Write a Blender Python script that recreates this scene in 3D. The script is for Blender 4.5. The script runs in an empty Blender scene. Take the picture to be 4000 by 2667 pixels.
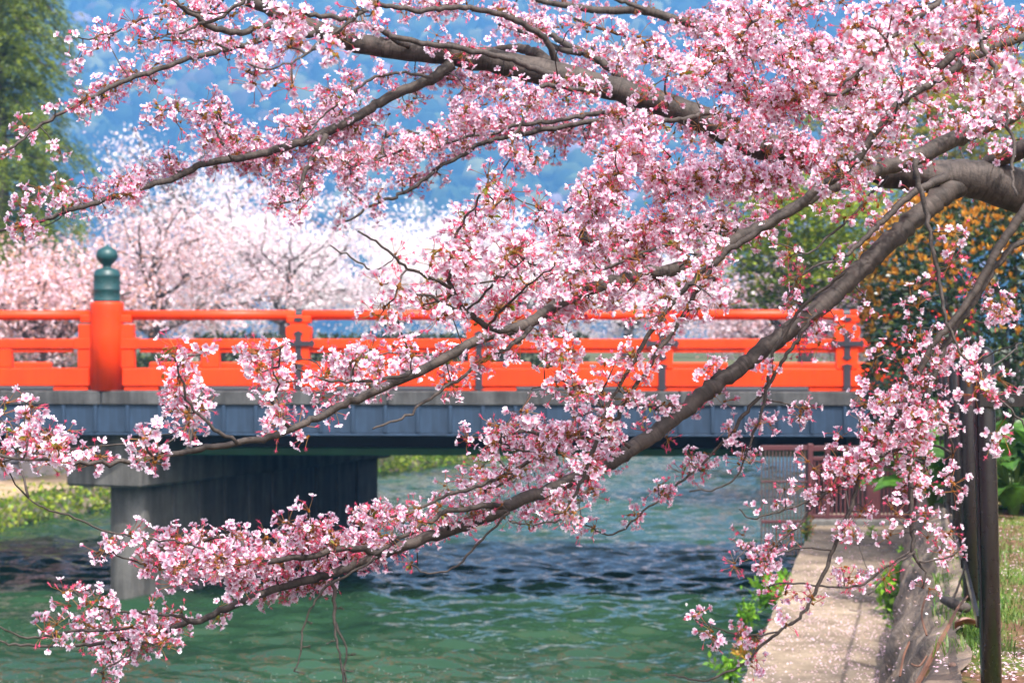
import bpy, math, random
import numpy as np
from mathutils import Vector, Matrix, Euler

RNG = np.random.default_rng(7)
random.seed(7)
scene = bpy.context.scene
COL = scene.collection

# ---------------------------------------------------------------- camera, world, sun, exposure
F = 7778.0                       # focal length in photo pixels (70 mm on a 36 mm wide frame of 4000 px)
CAMZ = 3.27                      # eye height above the water (water is z = 0)
cam_d = bpy.data.cameras.new("camera")
cam = bpy.data.objects.new("camera", cam_d)
COL.objects.link(cam)
cam.location = (0, 0, CAMZ)
cam.rotation_euler = (math.radians(90), 0, 0)
cam_d.lens = 70.0
cam_d.sensor_width = 36.0
cam_d.clip_start = 0.05
cam_d.clip_end = 5000
cam_d.dof.use_dof = True
cam_d.dof.focus_distance = 6.2
cam_d.dof.aperture_fstop = 6.3
scene.camera = cam

SUN_DIR = Vector((0.22, -0.50, 0.84)).normalized()      # towards the sun: behind the camera, from the right
SUN_EL = math.asin(SUN_DIR.z)
SUN_AZ = math.atan2(SUN_DIR.x, SUN_DIR.y)               # clockwise from +Y
world = bpy.data.worlds.new("World")
scene.world = world
world.use_nodes = True
wn = world.node_tree
wn.nodes.clear()
wo = wn.nodes.new("ShaderNodeOutputWorld")
wb = wn.nodes.new("ShaderNodeBackground")
ws = wn.nodes.new("ShaderNodeTexSky")
ws.sky_type = 'NISHITA'
ws.sun_disc = False
ws.sun_elevation = SUN_EL
ws.sun_rotation = SUN_AZ
ws.dust_density = 5.0
wb.inputs["Strength"].default_value = 0.15
wh = wn.nodes.new("ShaderNodeHueSaturation")      # a hazy, half-clouded sky
wh.inputs["Saturation"].default_value = .5
wh.inputs["Value"].default_value = 1.12
wn.links.new(ws.outputs[0], wh.inputs["Color"])
wn.links.new(wh.outputs[0], wb.inputs[0])
wn.links.new(wb.outputs[0], wo.inputs[0])
sun_d = bpy.data.lights.new("sun", 'SUN')
sun_d.energy = 2.6
sun_d.angle = math.radians(0.5)
sun_d.color = (1.0, 0.955, 0.89)
sun = bpy.data.objects.new("sun", sun_d)
COL.objects.link(sun)
sun.location = (20, -20, 40)
sun.rotation_euler = SUN_DIR.to_track_quat('Z', 'Y').to_euler()

scene.view_settings.view_transform = 'Standard'
scene.view_settings.look = 'None'
scene.view_settings.exposure = 1.2
scene.view_settings.gamma = 1.0
scene.view_settings.use_curve_mapping = False
scene.render.engine = 'CYCLES'
scene.cycles.max_bounces = 8
scene.cycles.diffuse_bounces = 4
scene.cycles.glossy_bounces = 3
scene.cycles.transmission_bounces = 4
scene.cycles.transparent_max_bounces = 6
scene.cycles.volume_bounces = 0
scene.cycles.use_denoising = True
scene.cycles.caustics_reflective = False
scene.cycles.caustics_refractive = False

# ---------------------------------------------------------------- helpers
def P(px, py, Y):
    """Point seen at photo pixel (px, py) at distance Y in front of the camera."""
    return np.array([(px - 2000.0) / F * Y, Y, CAMZ - (py - 1333.0) / F * Y])

def on_z(px, py, z):
    Y = (CAMZ - z) * F / (py - 1333.0)
    return P(px, py, Y)

def tag(o, label=None, cat=None, group=None, kind=None):
    if label: o["label"] = label
    if cat: o["category"] = cat
    if group: o["group"] = group
    if kind: o["kind"] = kind
    return o

def empty(name, loc, label=None, cat=None, group=None, rotz=0.0):
    o = bpy.data.objects.new(name, None)
    o.empty_display_size = 0.2
    COL.objects.link(o)
    o.location = [float(c) for c in loc]
    o.rotation_euler = (0, 0, rotz)
    return tag(o, label, cat, group)

def mesh_obj(name, V, faces, mat, parent=None, world_coords=True, smooth=False, col=None, vec=None, kind=None):
    """One mesh object. faces: list of tuples or an int array (n,3)/(n,4)."""
    V = np.asarray(V, dtype=np.float64).reshape(-1, 3)
    if parent is not None and world_coords:
        V = V - np.array(parent.location)
    me = bpy.data.meshes.new(name)
    if isinstance(faces, np.ndarray):
        n, k = faces.shape
        me.vertices.add(len(V)); me.vertices.foreach_set("co", V.astype(np.float32).ravel())
        me.loops.add(n * k); me.loops.foreach_set("vertex_index", faces.astype(np.int32).ravel())
        me.polygons.add(n)
        me.polygons.foreach_set("loop_start", np.arange(0, n * k, k, dtype=np.int32))
        me.polygons.foreach_set("loop_total", np.full(n, k, dtype=np.int32))
        me.update(calc_edges=True)
        me.validate()
    else:
        me.from_pydata([tuple(v) for v in V], [], [tuple(int(i) for i in f) for f in faces])
    if col is not None:
        c = np.ones((len(V), 4), dtype=np.float32); c[:, :3] = col
        a = me.attributes.new("Col", 'FLOAT_COLOR', 'POINT'); a.data.foreach_set("color", c.ravel())
    if vec is not None:
        a = me.attributes.new("bark", 'FLOAT_VECTOR', 'POINT'); a.data.foreach_set("vector", np.asarray(vec, dtype=np.float32).ravel())
    if smooth:
        me.polygons.foreach_set("use_smooth", np.ones(len(me.polygons), dtype=bool))
    if mat is not None:
        me.materials.append(mat)
    o = bpy.data.objects.new(name, me)
    COL.objects.link(o)
    if parent is not None:
        o.parent = parent
    if kind: o["kind"] = kind
    return o

def inst(name, me, parent, loc, rot=(0, 0, 0), scale=1.0):
    """An object sharing mesh data; loc in the parent's frame."""
    o = bpy.data.objects.new(name, me)
    COL.objects.link(o)
    o.parent = parent
    o.location = [float(c) for c in loc]
    o.rotation_euler = rot
    o.scale = (scale,) * 3 if np.isscalar(scale) else scale
    return o

class MB:
    """Collects shapes into one mesh."""
    def __init__(s): s.V = []; s.Fc = []; s.n = 0; s.C = []; s.B = []
    def add(s, V, Fs, col=None, vec=None):
        V = np.asarray(V, float).reshape(-1, 3)
        s.V.append(V)
        s.Fc += [tuple(i + s.n for i in f) for f in Fs]
        if col is not None: s.C.append(np.broadcast_to(np.asarray(col, float), (len(V), 3)))
        if vec is not None: s.B.append(vec)
        s.n += len(V)
    def box(s, x0, x1, y0, y1, z0, z1, bev=0.0):
        if bev <= 0:
            V = [(x, y, z) for z in (z0, z1) for y in (y0, y1) for x in (x0, x1)]
            Fs = [(0, 2, 3, 1), (4, 5, 7, 6), (0, 1, 5, 4), (2, 6, 7, 3), (0, 4, 6, 2), (1, 3, 7, 5)]
            s.add(V, Fs); return
        b = min(bev, (x1 - x0) * .45, (y1 - y0) * .45, (z1 - z0) * .45)
        V = []; idx = {}
        for ix in (0, 1):
            for iy in (0, 1):
                for iz in (0, 1):
                    X = (x0, x1)[ix]; Y = (y0, y1)[iy]; Z = (z0, z1)[iz]
                    dx = b if ix == 0 else -b; dy = b if iy == 0 else -b; dz = b if iz == 0 else -b
                    for a, v in (('x', (X, Y + dy, Z + dz)), ('y', (X + dx, Y, Z + dz)), ('z', (X + dx, Y + dy, Z))):
                        idx[(ix, iy, iz, a)] = len(V); V.append(v)
        g = lambda *k: idx[k]
        Fs = []
        for ix in (0, 1):
            f = [g(ix, 0, 0, 'x'), g(ix, 1, 0, 'x'), g(ix, 1, 1, 'x'), g(ix, 0, 1, 'x')]; Fs.append(f if ix else f[::-1])
        for iy in (0, 1):
            f = [g(0, iy, 0, 'y'), g(0, iy, 1, 'y'), g(1, iy, 1, 'y'), g(1, iy, 0, 'y')]; Fs.append(f if iy else f[::-1])
        for iz in (0, 1):
            f = [g(0, 0, iz, 'z'), g(1, 0, iz, 'z'), g(1, 1, iz, 'z'), g(0, 1, iz, 'z')]; Fs.append(f if iz else f[::-1])
        for iy in (0, 1):
            for iz in (0, 1):
                Fs.append([g(0, iy, iz, 'y'), g(1, iy, iz, 'y'), g(1, iy, iz, 'z'), g(0, iy, iz, 'z')])
        for ix in (0, 1):
            for iz in (0, 1):
                Fs.append([g(ix, 0, iz, 'x'), g(ix, 1, iz, 'x'), g(ix, 1, iz, 'z'), g(ix, 0, iz, 'z')])
        for ix in (0, 1):
            for iy in (0, 1):
                Fs.append([g(ix, iy, 0, 'x'), g(ix, iy, 1, 'x'), g(ix, iy, 1, 'y'), g(ix, iy, 0, 'y')])
        for ix in (0, 1):
            for iy in (0, 1):
                for iz in (0, 1):
                    Fs.append([g(ix, iy, iz, 'x'), g(ix, iy, iz, 'y'), g(ix, iy, iz, 'z')])
        s.add(V, Fs)
    def lathe(s, prof, n=28, cx=0, cy=0):
        V = []; Fs = []
        for r, z in prof:
            for k in range(n):
                a = 2 * math.pi * k / n
                V.append((cx + r * math.cos(a), cy + r * math.sin(a), z))
        for i in range(len(prof) - 1):
            for k in range(n):
                k2 = (k + 1) % n
                Fs.append((i * n + k, i * n + k2, (i + 1) * n + k2, (i + 1) * n + k))
        Fs.append(tuple(range(n))[::-1]); Fs.append(tuple((len(prof) - 1) * n + k for k in range(n)))
        s.add(V, Fs)
    def tube(s, pts, rad, sides=8, col=None, s0=0.0):
        V, Fs, B = tube_geo(pts, rad, sides, s0)
        s.add(V, Fs, col, B)
    def build(s, name, mat, parent=None, world_coords=False, smooth=False, kind=None):
        V = np.concatenate(s.V) if s.V else np.zeros((0, 3))
        col = np.concatenate(s.C) if s.C else None
        vec = np.concatenate(s.B) if (s.B and sum(len(b) for b in s.B) == len(V)) else None
        return mesh_obj(name, V, s.Fc, mat, parent, world_coords, smooth, col, vec, kind)

def tube_geo(pts, rad, sides=8, s0=0.0):
    pts = np.asarray(pts, float); rad = np.broadcast_to(np.asarray(rad, float), (len(pts),))
    n = len(pts)
    T = np.gradient(pts, axis=0); T /= np.linalg.norm(T, axis=1, keepdims=True) + 1e-12
    up = np.array([0, 0, 1.0]) if abs(T[0][2]) < .9 else np.array([1.0, 0, 0])
    u = np.cross(T[0], up); u /= np.linalg.norm(u)
    V = np.zeros((n, sides, 3)); B = np.zeros((n, sides, 3))
    ang = np.arange(sides) * 2 * math.pi / sides
    L = s0 + np.concatenate([[0], np.cumsum(np.linalg.norm(np.diff(pts, axis=0), axis=1))])
    for i in range(n):
        u = u - T[i] * np.dot(u, T[i]); u /= np.linalg.norm(u) + 1e-12
        w = np.cross(T[i], u)
        V[i] = pts[i] + rad[i] * (np.cos(ang)[:, None] * u + np.sin(ang)[:, None] * w)
        B[i, :, 0] = L[i]; B[i, :, 1] = np.cos(ang) * rad[i]; B[i, :, 2] = np.sin(ang) * rad[i]
    Fs = []
    for i in range(n - 1):
        for k in range(sides):
            k2 = (k + 1) % sides
            Fs.append((i * sides + k, i * sides + k2, (i + 1) * sides + k2, (i + 1) * sides + k))
    Fs.append(tuple(range(sides))[::-1]); Fs.append(tuple((n - 1) * sides + k for k in range(sides)))
    return V.reshape(-1, 3), Fs, B.reshape(-1, 3)

def catmull(A, step):
    """Resample rows of A (first three columns are a point) through a Catmull-Rom spline."""
    A = np.asarray(A, float)
    A = np.vstack([2 * A[0] - A[1], A, 2 * A[-1] - A[-2]])
    out = []
    for i in range(1, len(A) - 2):
        p0, p1, p2, p3 = A[i - 1], A[i], A[i + 1], A[i + 2]
        m = max(1, int(np.ceil(np.linalg.norm((p2 - p1)[:3]) / step)))
        for t in np.arange(m) / m:
            out.append(.5 * (2 * p1 + (p2 - p0) * t + (2 * p0 - 5 * p1 + 4 * p2 - p3) * t * t + (3 * p1 - p0 - 3 * p2 + p3) * t ** 3))
    out.append(A[-2])
    return np.array(out)

def grid_faces(nu, nv):
    i = np.arange(nu - 1)[:, None] * nv + np.arange(nv - 1)[None, :]
    return np.stack([i, i + 1, i + 1 + nv, i + nv], -1).reshape(-1, 4)

_tabs = np.random.default_rng(3).random((64, 64))
def vnoise(x, y):
    """Smooth value noise in 0..1."""
    x = np.asarray(x, float); y = np.asarray(y, float)
    xi = np.floor(x).astype(int); yi = np.floor(y).astype(int)
    fx = x - xi; fy = y - yi
    fx = fx * fx * (3 - 2 * fx); fy = fy * fy * (3 - 2 * fy)
    t = _tabs
    a = t[xi % 64, yi % 64]; b = t[(xi + 1) % 64, yi % 64]; c = t[xi % 64, (yi + 1) % 64]; d = t[(xi + 1) % 64, (yi + 1) % 64]
    return (a * (1 - fx) + b * fx) * (1 - fy) + (c * (1 - fx) + d * fx) * fy
def fbm(x, y, o=4):
    s = 0; a = .5
    for k in range(o):
        s = s + a * vnoise(x * 2 ** k + 17.3 * k, y * 2 ** k + 9.1 * k); a *= .5
    return s

# ---------------------------------------------------------------- materials
class NT:
    def __init__(s, name):
        s.m = bpy.data.materials.new(name); s.m.use_nodes = True
        s.t = s.m.node_tree; s.t.nodes.clear()
        s.out = s.t.nodes.new("ShaderNodeOutputMaterial")
    def n(s, typ, **kw):
        nd = s.t.nodes.new(typ)
        for k, v in kw.items():
            if k.startswith("i_"):
                nd.inputs[k[2:].replace("_", " ")].default_value = v
            else: setattr(nd, k, v)
        return nd
    def l(s, a, b): s.t.links.new(a, b)
    def bsdf(s, color, rough=.6, spec=.5, metal=0.0, coat=0.0):
        b = s.n("ShaderNodeBsdfPrincipled")
        if isinstance(color, tuple): b.inputs["Base Color"].default_value = (*color, 1)
        else: s.l(color, b.inputs["Base Color"])
        if np.isscalar(rough): b.inputs["Roughness"].default_value = rough
        else: s.l(rough, b.inputs["Roughness"])
        b.inputs["Specular IOR Level"].default_value = spec
        b.inputs["Metallic"].default_value = metal
        b.inputs["Coat Weight"].default_value = coat
        s.l(b.outputs[0], s.out.inputs[0]); s.b = b
        return b
    def coords(s, scale=(1, 1, 1), kind="Object"):
        tc = s.n("ShaderNodeTexCoord"); mp = s.n("ShaderNodeMapping"); mp.inputs["Scale"].default_value = scale
        s.l(tc.outputs[kind], mp.inputs[0]); return mp.outputs[0]
    def attr(s, name):
        a = s.n("ShaderNodeAttribute"); a.attribute_name = name; return a
    def noise(s, vec, scale, detail=4, rough=.55, dist=0.0):
        t = s.n("ShaderNodeTexNoise"); t.inputs["Scale"].default_value = scale; t.inputs["Detail"].default_value = detail
        t.inputs["Roughness"].default_value = rough; t.inputs["Distortion"].default_value = dist
        if vec is not None: s.l(vec, t.inputs["Vector"])
        return t.outputs["Fac"]
    def ramp(s, fac, stops):
        r = s.n("ShaderNodeValToRGB"); e = r.color_ramp.elements
        while len(e) < len(stops): e.new(.5)
        for k, (p, c) in enumerate(stops):
            e[k].position = p; e[k].color = (*c, 1) if len(c) == 3 else c
        s.l(fac, r.inputs[0]); return r.outputs[0]
    def mix(s, fac, a, b, mode='MIX'):
        m = s.n("ShaderNodeMix", data_type='RGBA', blend_type=mode)
        for inp, v in ((m.inputs[0], fac), (m.inputs[6], a), (m.inputs[7], b)):
            if isinstance(v, (int, float)): inp.default_value = v
            elif isinstance(v, tuple): inp.default_value = (*v, 1)
            else: s.l(v, inp)
        return m.outputs[2]
    def bump(s, h, strength=.3, dist=.02):
        b = s.n("ShaderNodeBump"); b.inputs["Strength"].default_value = strength; b.inputs["Distance"].default_value = dist
        s.l(h, b.inputs["Height"]); s.l(b.outputs[0], s.b.inputs["Normal"]); return b

def mat_paint(name, c, rough=.35, dirt=.25, scale=3.0, spec=.5, coat=0.0, streak=0.0):
    m = NT(name); v = m.coords()
    n1 = m.noise(v, scale, 6, .65)
    n2 = m.noise(v, scale * 9, 3)
    d = tuple(x * (1 - dirt) for x in c)
    colr = m.ramp(n1, [(.35, d), (.62, c)])
    if streak:
        ns = m.noise(m.coords((5.5, 5.5, .35)), 2.0, 5, .7)
        colr = m.mix(streak, colr, m.ramp(ns, [(.40, (.42, .38, .36)), (.60, (1.06, 1.05, 1.04))]), 'MULTIPLY')
    r = m.n("ShaderNodeMath", operation='MULTIPLY_ADD'); m.l(n2, r.inputs[0]); r.inputs[1].default_value = .2; r.inputs[2].default_value = rough - .1
    m.bsdf(colr, r.outputs[0], spec, 0, coat); m.bump(n2, .06, .004)
    return m.m

def mat_concrete(name, c, var=.5, scale=1.6, bump=.35, streak=True):
    m = NT(name); v = m.coords(); vs = m.coords((1.6, 1.6, .22))
    n1 = m.noise(v, scale, 8, .65); n2 = m.noise(vs, 3.1, 6, .7); n3 = m.noise(v, 60, 3)
    a = m.ramp(n1, [(.32, tuple(x * (1 - var) for x in c)), (.66, c)])
    if streak:
        b = m.ramp(n2, [(.42, (.35, .34, .33)), (.6, (1, 1, 1))])
        a = m.mix(.7, a, b, 'MULTIPLY')
    g = m.ramp(n3, [(.3, (.72, .72, .72)), (.7, (1.12, 1.1, 1.08))])
    a = m.mix(.8, a, g, 'MULTIPLY')
    m.bsdf(a, .9, .25); m.bump(n3, bump, .006)
    return m.m

def mat_leaf(name, transl=.35, rough=.5, spec=.3, attr="Col"):
    """Thin leaf or petal: the colour is the pigment stored on the mesh."""
    m = NT(name); a = m.attr(attr)
    d = m.bsdf(a.outputs["Color"], rough, spec)
    t = m.n("ShaderNodeBsdfTranslucent"); m.l(a.outputs["Color"], t.inputs[0])
    mx = m.n("ShaderNodeMixShader"); mx.inputs[0].default_value = transl
    m.l(d.outputs[0], mx.inputs[1]); m.l(t.outputs[0], mx.inputs[2]); m.l(mx.outputs[0], m.out.inputs[0])
    return m.m

def mat_bark(name, dark, light, ring=True):
    m = NT(name); a = m.attr("bark")
    mp = m.n("ShaderNodeMapping"); mp.inputs["Scale"].default_value = (60, 9, 9); m.l(a.outputs["Vector"], mp.inputs[0])
    mq = m.n("ShaderNodeMapping"); mq.inputs["Scale"].default_value = (14, 14, 14); m.l(a.outputs["Vector"], mq.inputs[0])
    n1 = m.noise(mp.outputs[0], 1.6, 5, .6); n2 = m.noise(mq.outputs[0], 1.3, 6, .65); n3 = m.noise(mq.outputs[0], 9, 3)
    c = m.ramp(n2, [(.3, dark), (.7, light)])
    lent = m.ramp(n1, [(.36, (.45, .42, .40)), (.5, (1, 1, 1)), (.68, (1.15, 1.1, 1.05))])
    c = m.mix(.75, c, lent, 'MULTIPLY')
    m.bsdf(c, .72, .35)
    h = m.n("ShaderNodeMath", operation='ADD'); m.l(n1, h.inputs[0]); m.l(n3, h.inputs[1])
    m.bump(h.outputs[0], .5, .004)
    return m.m

M = {}
M['orange'] = mat_paint('vermilion_paint', (.88, .052, .003), .42, .20, 1.4, .3, .0, .22)
M['iron'] = mat_paint('dark_iron', (.028, .024, .034), .5, .3, 6)
M['green_bronze'] = mat_paint('patinated_bronze', (.012, .062, .066), .42, .35, 5, .5)
M['fascia'] = mat_paint('blue_grey_steel', (.036, .068, .125), .5, .38, 1.3, .35, 0.0, .55)
M['girder_green'] = mat_paint('green_girder_paint', (.01, .11, .035), .5, .3, 2)
M['dark_steel'] = mat_paint('dark_girder_steel', (.018, .018, .020), .6, .3, 2)
M['kerb'] = mat_concrete('kerb_concrete', (.115, .115, .118), .5, 2.2)
M['concrete'] = mat_concrete('pier_concrete', (.18, .175, .168), .5, 1.2)
M['asphalt'] = mat_concrete('asphalt', (.06, .06, .06), .3, 2, .4, False)
M['maroon'] = mat_paint('maroon_steel', (.105, .030, .034), .5, .3, 4)
M['rust_bar'] = mat_paint('rusty_bar', (.105, .062, .055), .6, .4, 6)
M['fence'] = mat_paint('dark_brown_fence_paint', (.012, .008, .010), .30, .35, 7, .6, .3)
M['galv'] = mat_paint('worn_grey_metal', (.13, .13, .14), .45, .3, 9)
M['bark'] = mat_bark('cherry_bark', (.020, .015, .013), (.088, .068, .060))
M['bark_far'] = mat_bark('far_bark', (.06, .045, .04), (.14, .11, .10))
M['petal'] = mat_leaf('blossom', .34, .55, .25)
M['leaf'] = mat_leaf('leaf', .35, .42, .4)
M['leaf_gloss'] = mat_leaf('glossy_leaf', .15, .28, .6)
M['far_leaf'] = mat_leaf('far_foliage', .2, .8, .1)
# ================================================================ SETTING
# ---- lines of the canal (X, Y) at the water's edge
R_EDGE = np.array([(-1.3, -4), (-0.95, 0), (0.43, 7), (1.40, 12.1), (3.38, 22.5), (4.0, 25.0)], float)
R_FAR = np.array([(5.4, 30.5), (9, 42), (16.5, 60), (26, 80), (45, 112)], float)
L_EDGE = np.array([(-16, -4), (-12.5, 14), (-10.4, 28), (-9.0, 35), (-7.95, 39), (-5.6, 44), (-3.32, 49.2), (-1.37, 53.3), (3, 62), (12, 78), (34, 112)], float)

# ---- water
m = NT('canal_water')
v = m.coords((1.0, 1.0, 1.0))
vw = m.coords((1.0, 1.25, 1.0))
n1 = m.noise(vw, 1.15, 2, .5, .35)
n2 = m.noise(vw, 3.3, 3, .55, .25)
n3 = m.noise(v, 9.0, 2, .5)
ad = m.n("ShaderNodeMath", operation='MULTIPLY_ADD'); m.l(n2, ad.inputs[0]); ad.inputs[1].default_value = .36; m.l(n1, ad.inputs[2])
ad2 = m.n("ShaderNodeMath", operation='MULTIPLY_ADD'); m.l(n3, ad2.inputs[0]); ad2.inputs[1].default_value = .09; m.l(ad.outputs[0], ad2.inputs[2])
nc = m.noise(v, .35, 3)
cw = m.ramp(nc, [(.35, (.013, .036, .018)), (.65, (.021, .054, .025))])
m.bsdf(cw, .04, .5); m.b.inputs["IOR"].default_value = 1.33
m.bump(ad2.outputs[0], .7, .13)
M['water'] = m.m
# the ripples are real relief: many crossing wavelets, finest where the picture looks
gx_ = np.concatenate([np.linspace(-40, -14, 14), np.arange(-13.9, 7.0, .075), np.linspace(7.2, 80, 30)])
gy_ = np.concatenate([np.linspace(-6, 15, 12), np.arange(15.1, 32, .062), np.arange(32, 62, .11), np.linspace(62.5, 120, 40)])
WX, WY = np.meshgrid(gx_, gy_, indexing='ij')
wr = np.random.default_rng(12); WZ_ = np.zeros_like(WX)
for k in range(34):
    lam = .19 * (1.3 / .19) ** (k / 33.0) * wr.uniform(.9, 1.1); th_ = math.pi / 2 + wr.normal() * .62
    kx, ky = 2 * math.pi / lam * math.cos(th_), 2 * math.pi / lam * math.sin(th_)
    gust = .35 + 1.3 * vnoise(WX * .23 + 5.1 * k, WY * .12 + 3.7 * k)
    WZ_ += gust * .0082 * lam ** .70 * np.sin(kx * WX + ky * WY + wr.uniform(0, 6.28) + .8 * vnoise(WX * .6 + k, WY * .6))
WZ_ *= np.clip((WY - 13) / 3, 0, 1)
w = mesh_obj('canal_water', np.stack([WX, WY, WZ_], -1).reshape(-1, 3), grid_faces(len(gx_), len(gy_))[:, ::-1], M['water'], smooth=True, kind='structure')
del WX, WY, WZ_

# ---- soil, walkway, wall materials
m = NT('path_concrete')
v = m.coords(); n1 = m.noise(v, 1.1, 7, .65); n2 = m.noise(v, 38, 4); n3 = m.noise(v, 5, 5, .7)
a = m.ramp(n1, [(.34, (.12, .098, .082)), (.5, (.27, .215, .16)), (.68, (.40, .325, .245))])
b = m.ramp(n3, [(.34, (.60, .55, .50)), (.62, (1.05, 1.02, 1.0))])
a = m.mix(.8, a, b, 'MULTIPLY')
g = m.ramp(n2, [(.3, (.7, .7, .7)), (.65, (1.15, 1.15, 1.15))])
m.bsdf(m.mix(.7, a, g, 'MULTIPLY'), .92, .2); m.bump(n2, .5, .012); M['path'] = m.m

m = NT('soil_with_moss')
v = m.coords(); n1 = m.noise(v, .9, 6, .7); n2 = m.noise(v, 22, 5, .7); n3 = m.noise(v, 2.4, 5, .7)
soil = m.ramp(n2, [(.3, (.06, .032, .022)), (.55, (.17, .088, .052)), (.75, (.28, .17, .12))])
moss = m.ramp(n2, [(.3, (.06, .09, .015)), (.7, (.19, .23, .05))])
k = m.ramp(n3, [(.46, (0, 0, 0)), (.60, (1, 1, 1))])
m.bsdf(m.mix(k, soil, moss), .95, .15); m.bump(n2, .8, .03); M['soil'] = m.m

m = NT('streaked_rock_wall')
v = m.coords((1, 1, 1)); tc = m.attr("bark")
mp = m.n("ShaderNodeMapping"); mp.inputs["Scale"].default_value = (3.0, 18, 1); mp.inputs["Rotation"].default_value = (0, 0, math.radians(-16)); m.l(tc.outputs["Vector"], mp.inputs[0])
n1 = m.noise(mp.outputs[0], .75, 7, .66, .6); n2 = m.noise(v, 3.0, 6, .6); n3 = m.noise(v, 45, 3)
a = m.ramp(n1, [(.30, (.075, .058, .05)), (.46, (.20, .155, .125)), (.58, (.32, .24, .175)), (.72, (.42, .36, .31))])
b = m.ramp(n2, [(.32, (.62, .55, .5)), (.7, (1.1, 1.08, 1.1))])
m.bsdf(m.mix(.8, a, b, 'MULTIPLY'), .9, .25)
h = m.n("ShaderNodeMath", operation='MULTIPLY_ADD'); m.l(n3, h.inputs[0]); h.inputs[1].default_value = .12; m.l(n1, h.inputs[2])
m.bump(h.outputs[0], .9, .04); M['wallrock'] = m.m

m = NT('meadow_ground')
v = m.coords(); n1 = m.noise(v, .12, 5); n2 = m.noise(v, 2, 5)
m.bsdf(m.mix(.5, m.ramp(n1, [(.35, (.05, .075, .02)), (.65, (.13, .12, .05))]), m.ramp(n2, [(.3, (.06, .06, .03)), (.7, (.14, .14, .06))])), .95, .15)
M['meadow'] = m.m

# ---- near right bank: walkway, sloping wall, ground
WZ, GZ = 1.19, 2.0
def walk_l(Y): return np.interp(Y, R_EDGE[:, 1], R_EDGE[:, 0])
def walk_r(Y): return 1.30 + (Y - 7.4) * .2125
def wall_top(Y): return walk_r(Y) + .27 + .006 * (Y - 7.4)

ys = np.linspace(-3, 24.2, 110)
xs = np.linspace(0, 1, 16)
V = []
for y in ys:
    l = walk_l(y) + .03 * (fbm(y * 1.7, 3.3) - .5); r = walk_r(y) + .02
    for t in xs:
        V.append((l + (r - l) * t, y, WZ + .018 * (fbm((l + (r - l) * t) * 2.2, y * 2.2) - .5)))
V = np.array(V); Fq = grid_faces(len(ys), len(xs))[:, ::-1]
# the vertical kerb of the walkway down into the water
base = len(V); Vk = []
for y in ys:
    l = walk_l(y) + .03 * (fbm(y * 1.7, 3.3) - .5)
    Vk += [(l, y, V[0][2] - .0), (l - .02, y, WZ - .12), (l - .03, y, -.8)]
Vk = np.array(Vk); Vk[::3, 2] = V[::16, 2]
Fk = grid_faces(len(ys), 3) + base
mesh_obj('walkway', np.vstack([V, Vk]), np.vstack([Fq, Fk]), M['path'], kind='structure')

ys = np.linspace(-3, 23.6, 260); ts = np.linspace(0, 1, 26)
V = []; B = []
for y in ys:
    x0 = walk_r(y); x1 = wall_top(y)
    for t in ts:
        n = fbm(y * 1.5 + t * 1.2, t * 3.0 + 4.4)
        d = .16 * (n - .5) + .05 * (fbm(y * 7 + 6 * t, t * 9) - .5)
        zz = WZ - .02 + t * (GZ + .04 - WZ + .02)
        bulge = .10 * math.sin(math.pi * t)
        V.append((x0 + (x1 - x0) * t - d - bulge + .10 * (t > .97), y, zz + .05 * (fbm(y * 1.1, 7.7) - .5) * t))
        B.append((y, t * .85, 0))
mesh_obj('retaining_wall', V, grid_faces(len(ys), len(ts))[:, ::-1], M['wallrock'], smooth=True, vec=B, kind='structure')

def ground_z(x, y):
    return GZ + .10 * (fbm(x * .8, y * .8) - .5) + .05 * (fbm(x * 4, y * 4) - .5) + np.clip((y - 19) * .12, 0, .62)
ys = np.concatenate([np.linspace(-3, 24.0, 150)])
V = []
us = np.concatenate([np.linspace(0, 4, 50), np.array([4.6, 5.4, 6.5, 8, 11, 16, 25, 40, 80])])
for y in ys:
    x0 = wall_top(y) - .04
    for u in us:
        V.append((x0 + u, y, float(ground_z(x0 + u, y)) - .07 * (u == 0)))
mesh_obj('ground', V, grid_faces(len(ys), len(us))[:, ::-1], M['soil'], smooth=True, kind='structure')
mesh_obj('ground', [(-3.3, -30, 1.96), (80, -30, 1.96), (80, -3, 1.96), (-3.3, -3, 1.96)], [(0, 1, 2, 3)], M['soil'], kind='structure')
# earth behind the right abutment and the far right bank
V = []
Rr = catmull(R_FAR, 3)
for x, y in Rr:
    V += [(x, y, -.8), (x + .15, y, 2.2), (x + 2, y, 2.3), (300, y + .0, 2.4)]
mesh_obj('far_right_bank', V, grid_faces(len(Rr), 4)[:, ::-1], M['meadow'], kind='structure')

# ---- left bank: low stone wall, ledge, battered stone wall, park ground
m = NT('bank_stone')
v = m.coords(); a = m.attr("Col"); n1 = m.noise(v, 2.2, 6, .65); n2 = m.noise(v, 30, 3)
b = m.ramp(n1, [(.3, (.5, .47, .46)), (.68, (1.15, 1.1, 1.1))])
m.bsdf(m.mix(.85, a.outputs["Color"], b, 'MULTIPLY'), .92, .2); m.bump(n2, .5, .02); M['bankstone'] = m.m
m = NT('bank_ledge')
v = m.coords(); n1 = m.noise(v, 1.5, 6, .7)
m.bsdf(m.ramp(n1, [(.34, (.13, .16, .04)), (.5, (.36, .25, .16)), (.7, (.46, .34, .25))]), .95, .2); M['ledge'] = m.m
Lr = catmull(L_EDGE, 1.2)
T = np.gradient(Lr, axis=0); T /= np.linalg.norm(T, axis=1, keepdims=True); Nl = np.stack([-T[:, 1], T[:, 0]], 1)
def lrow(off, z): return np.column_stack([Lr + Nl * off, np.full(len(Lr), z)])
def strip(rows): return np.stack(rows, 1).reshape(-1, 3), grid_faces(len(Lr), len(rows))
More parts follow.
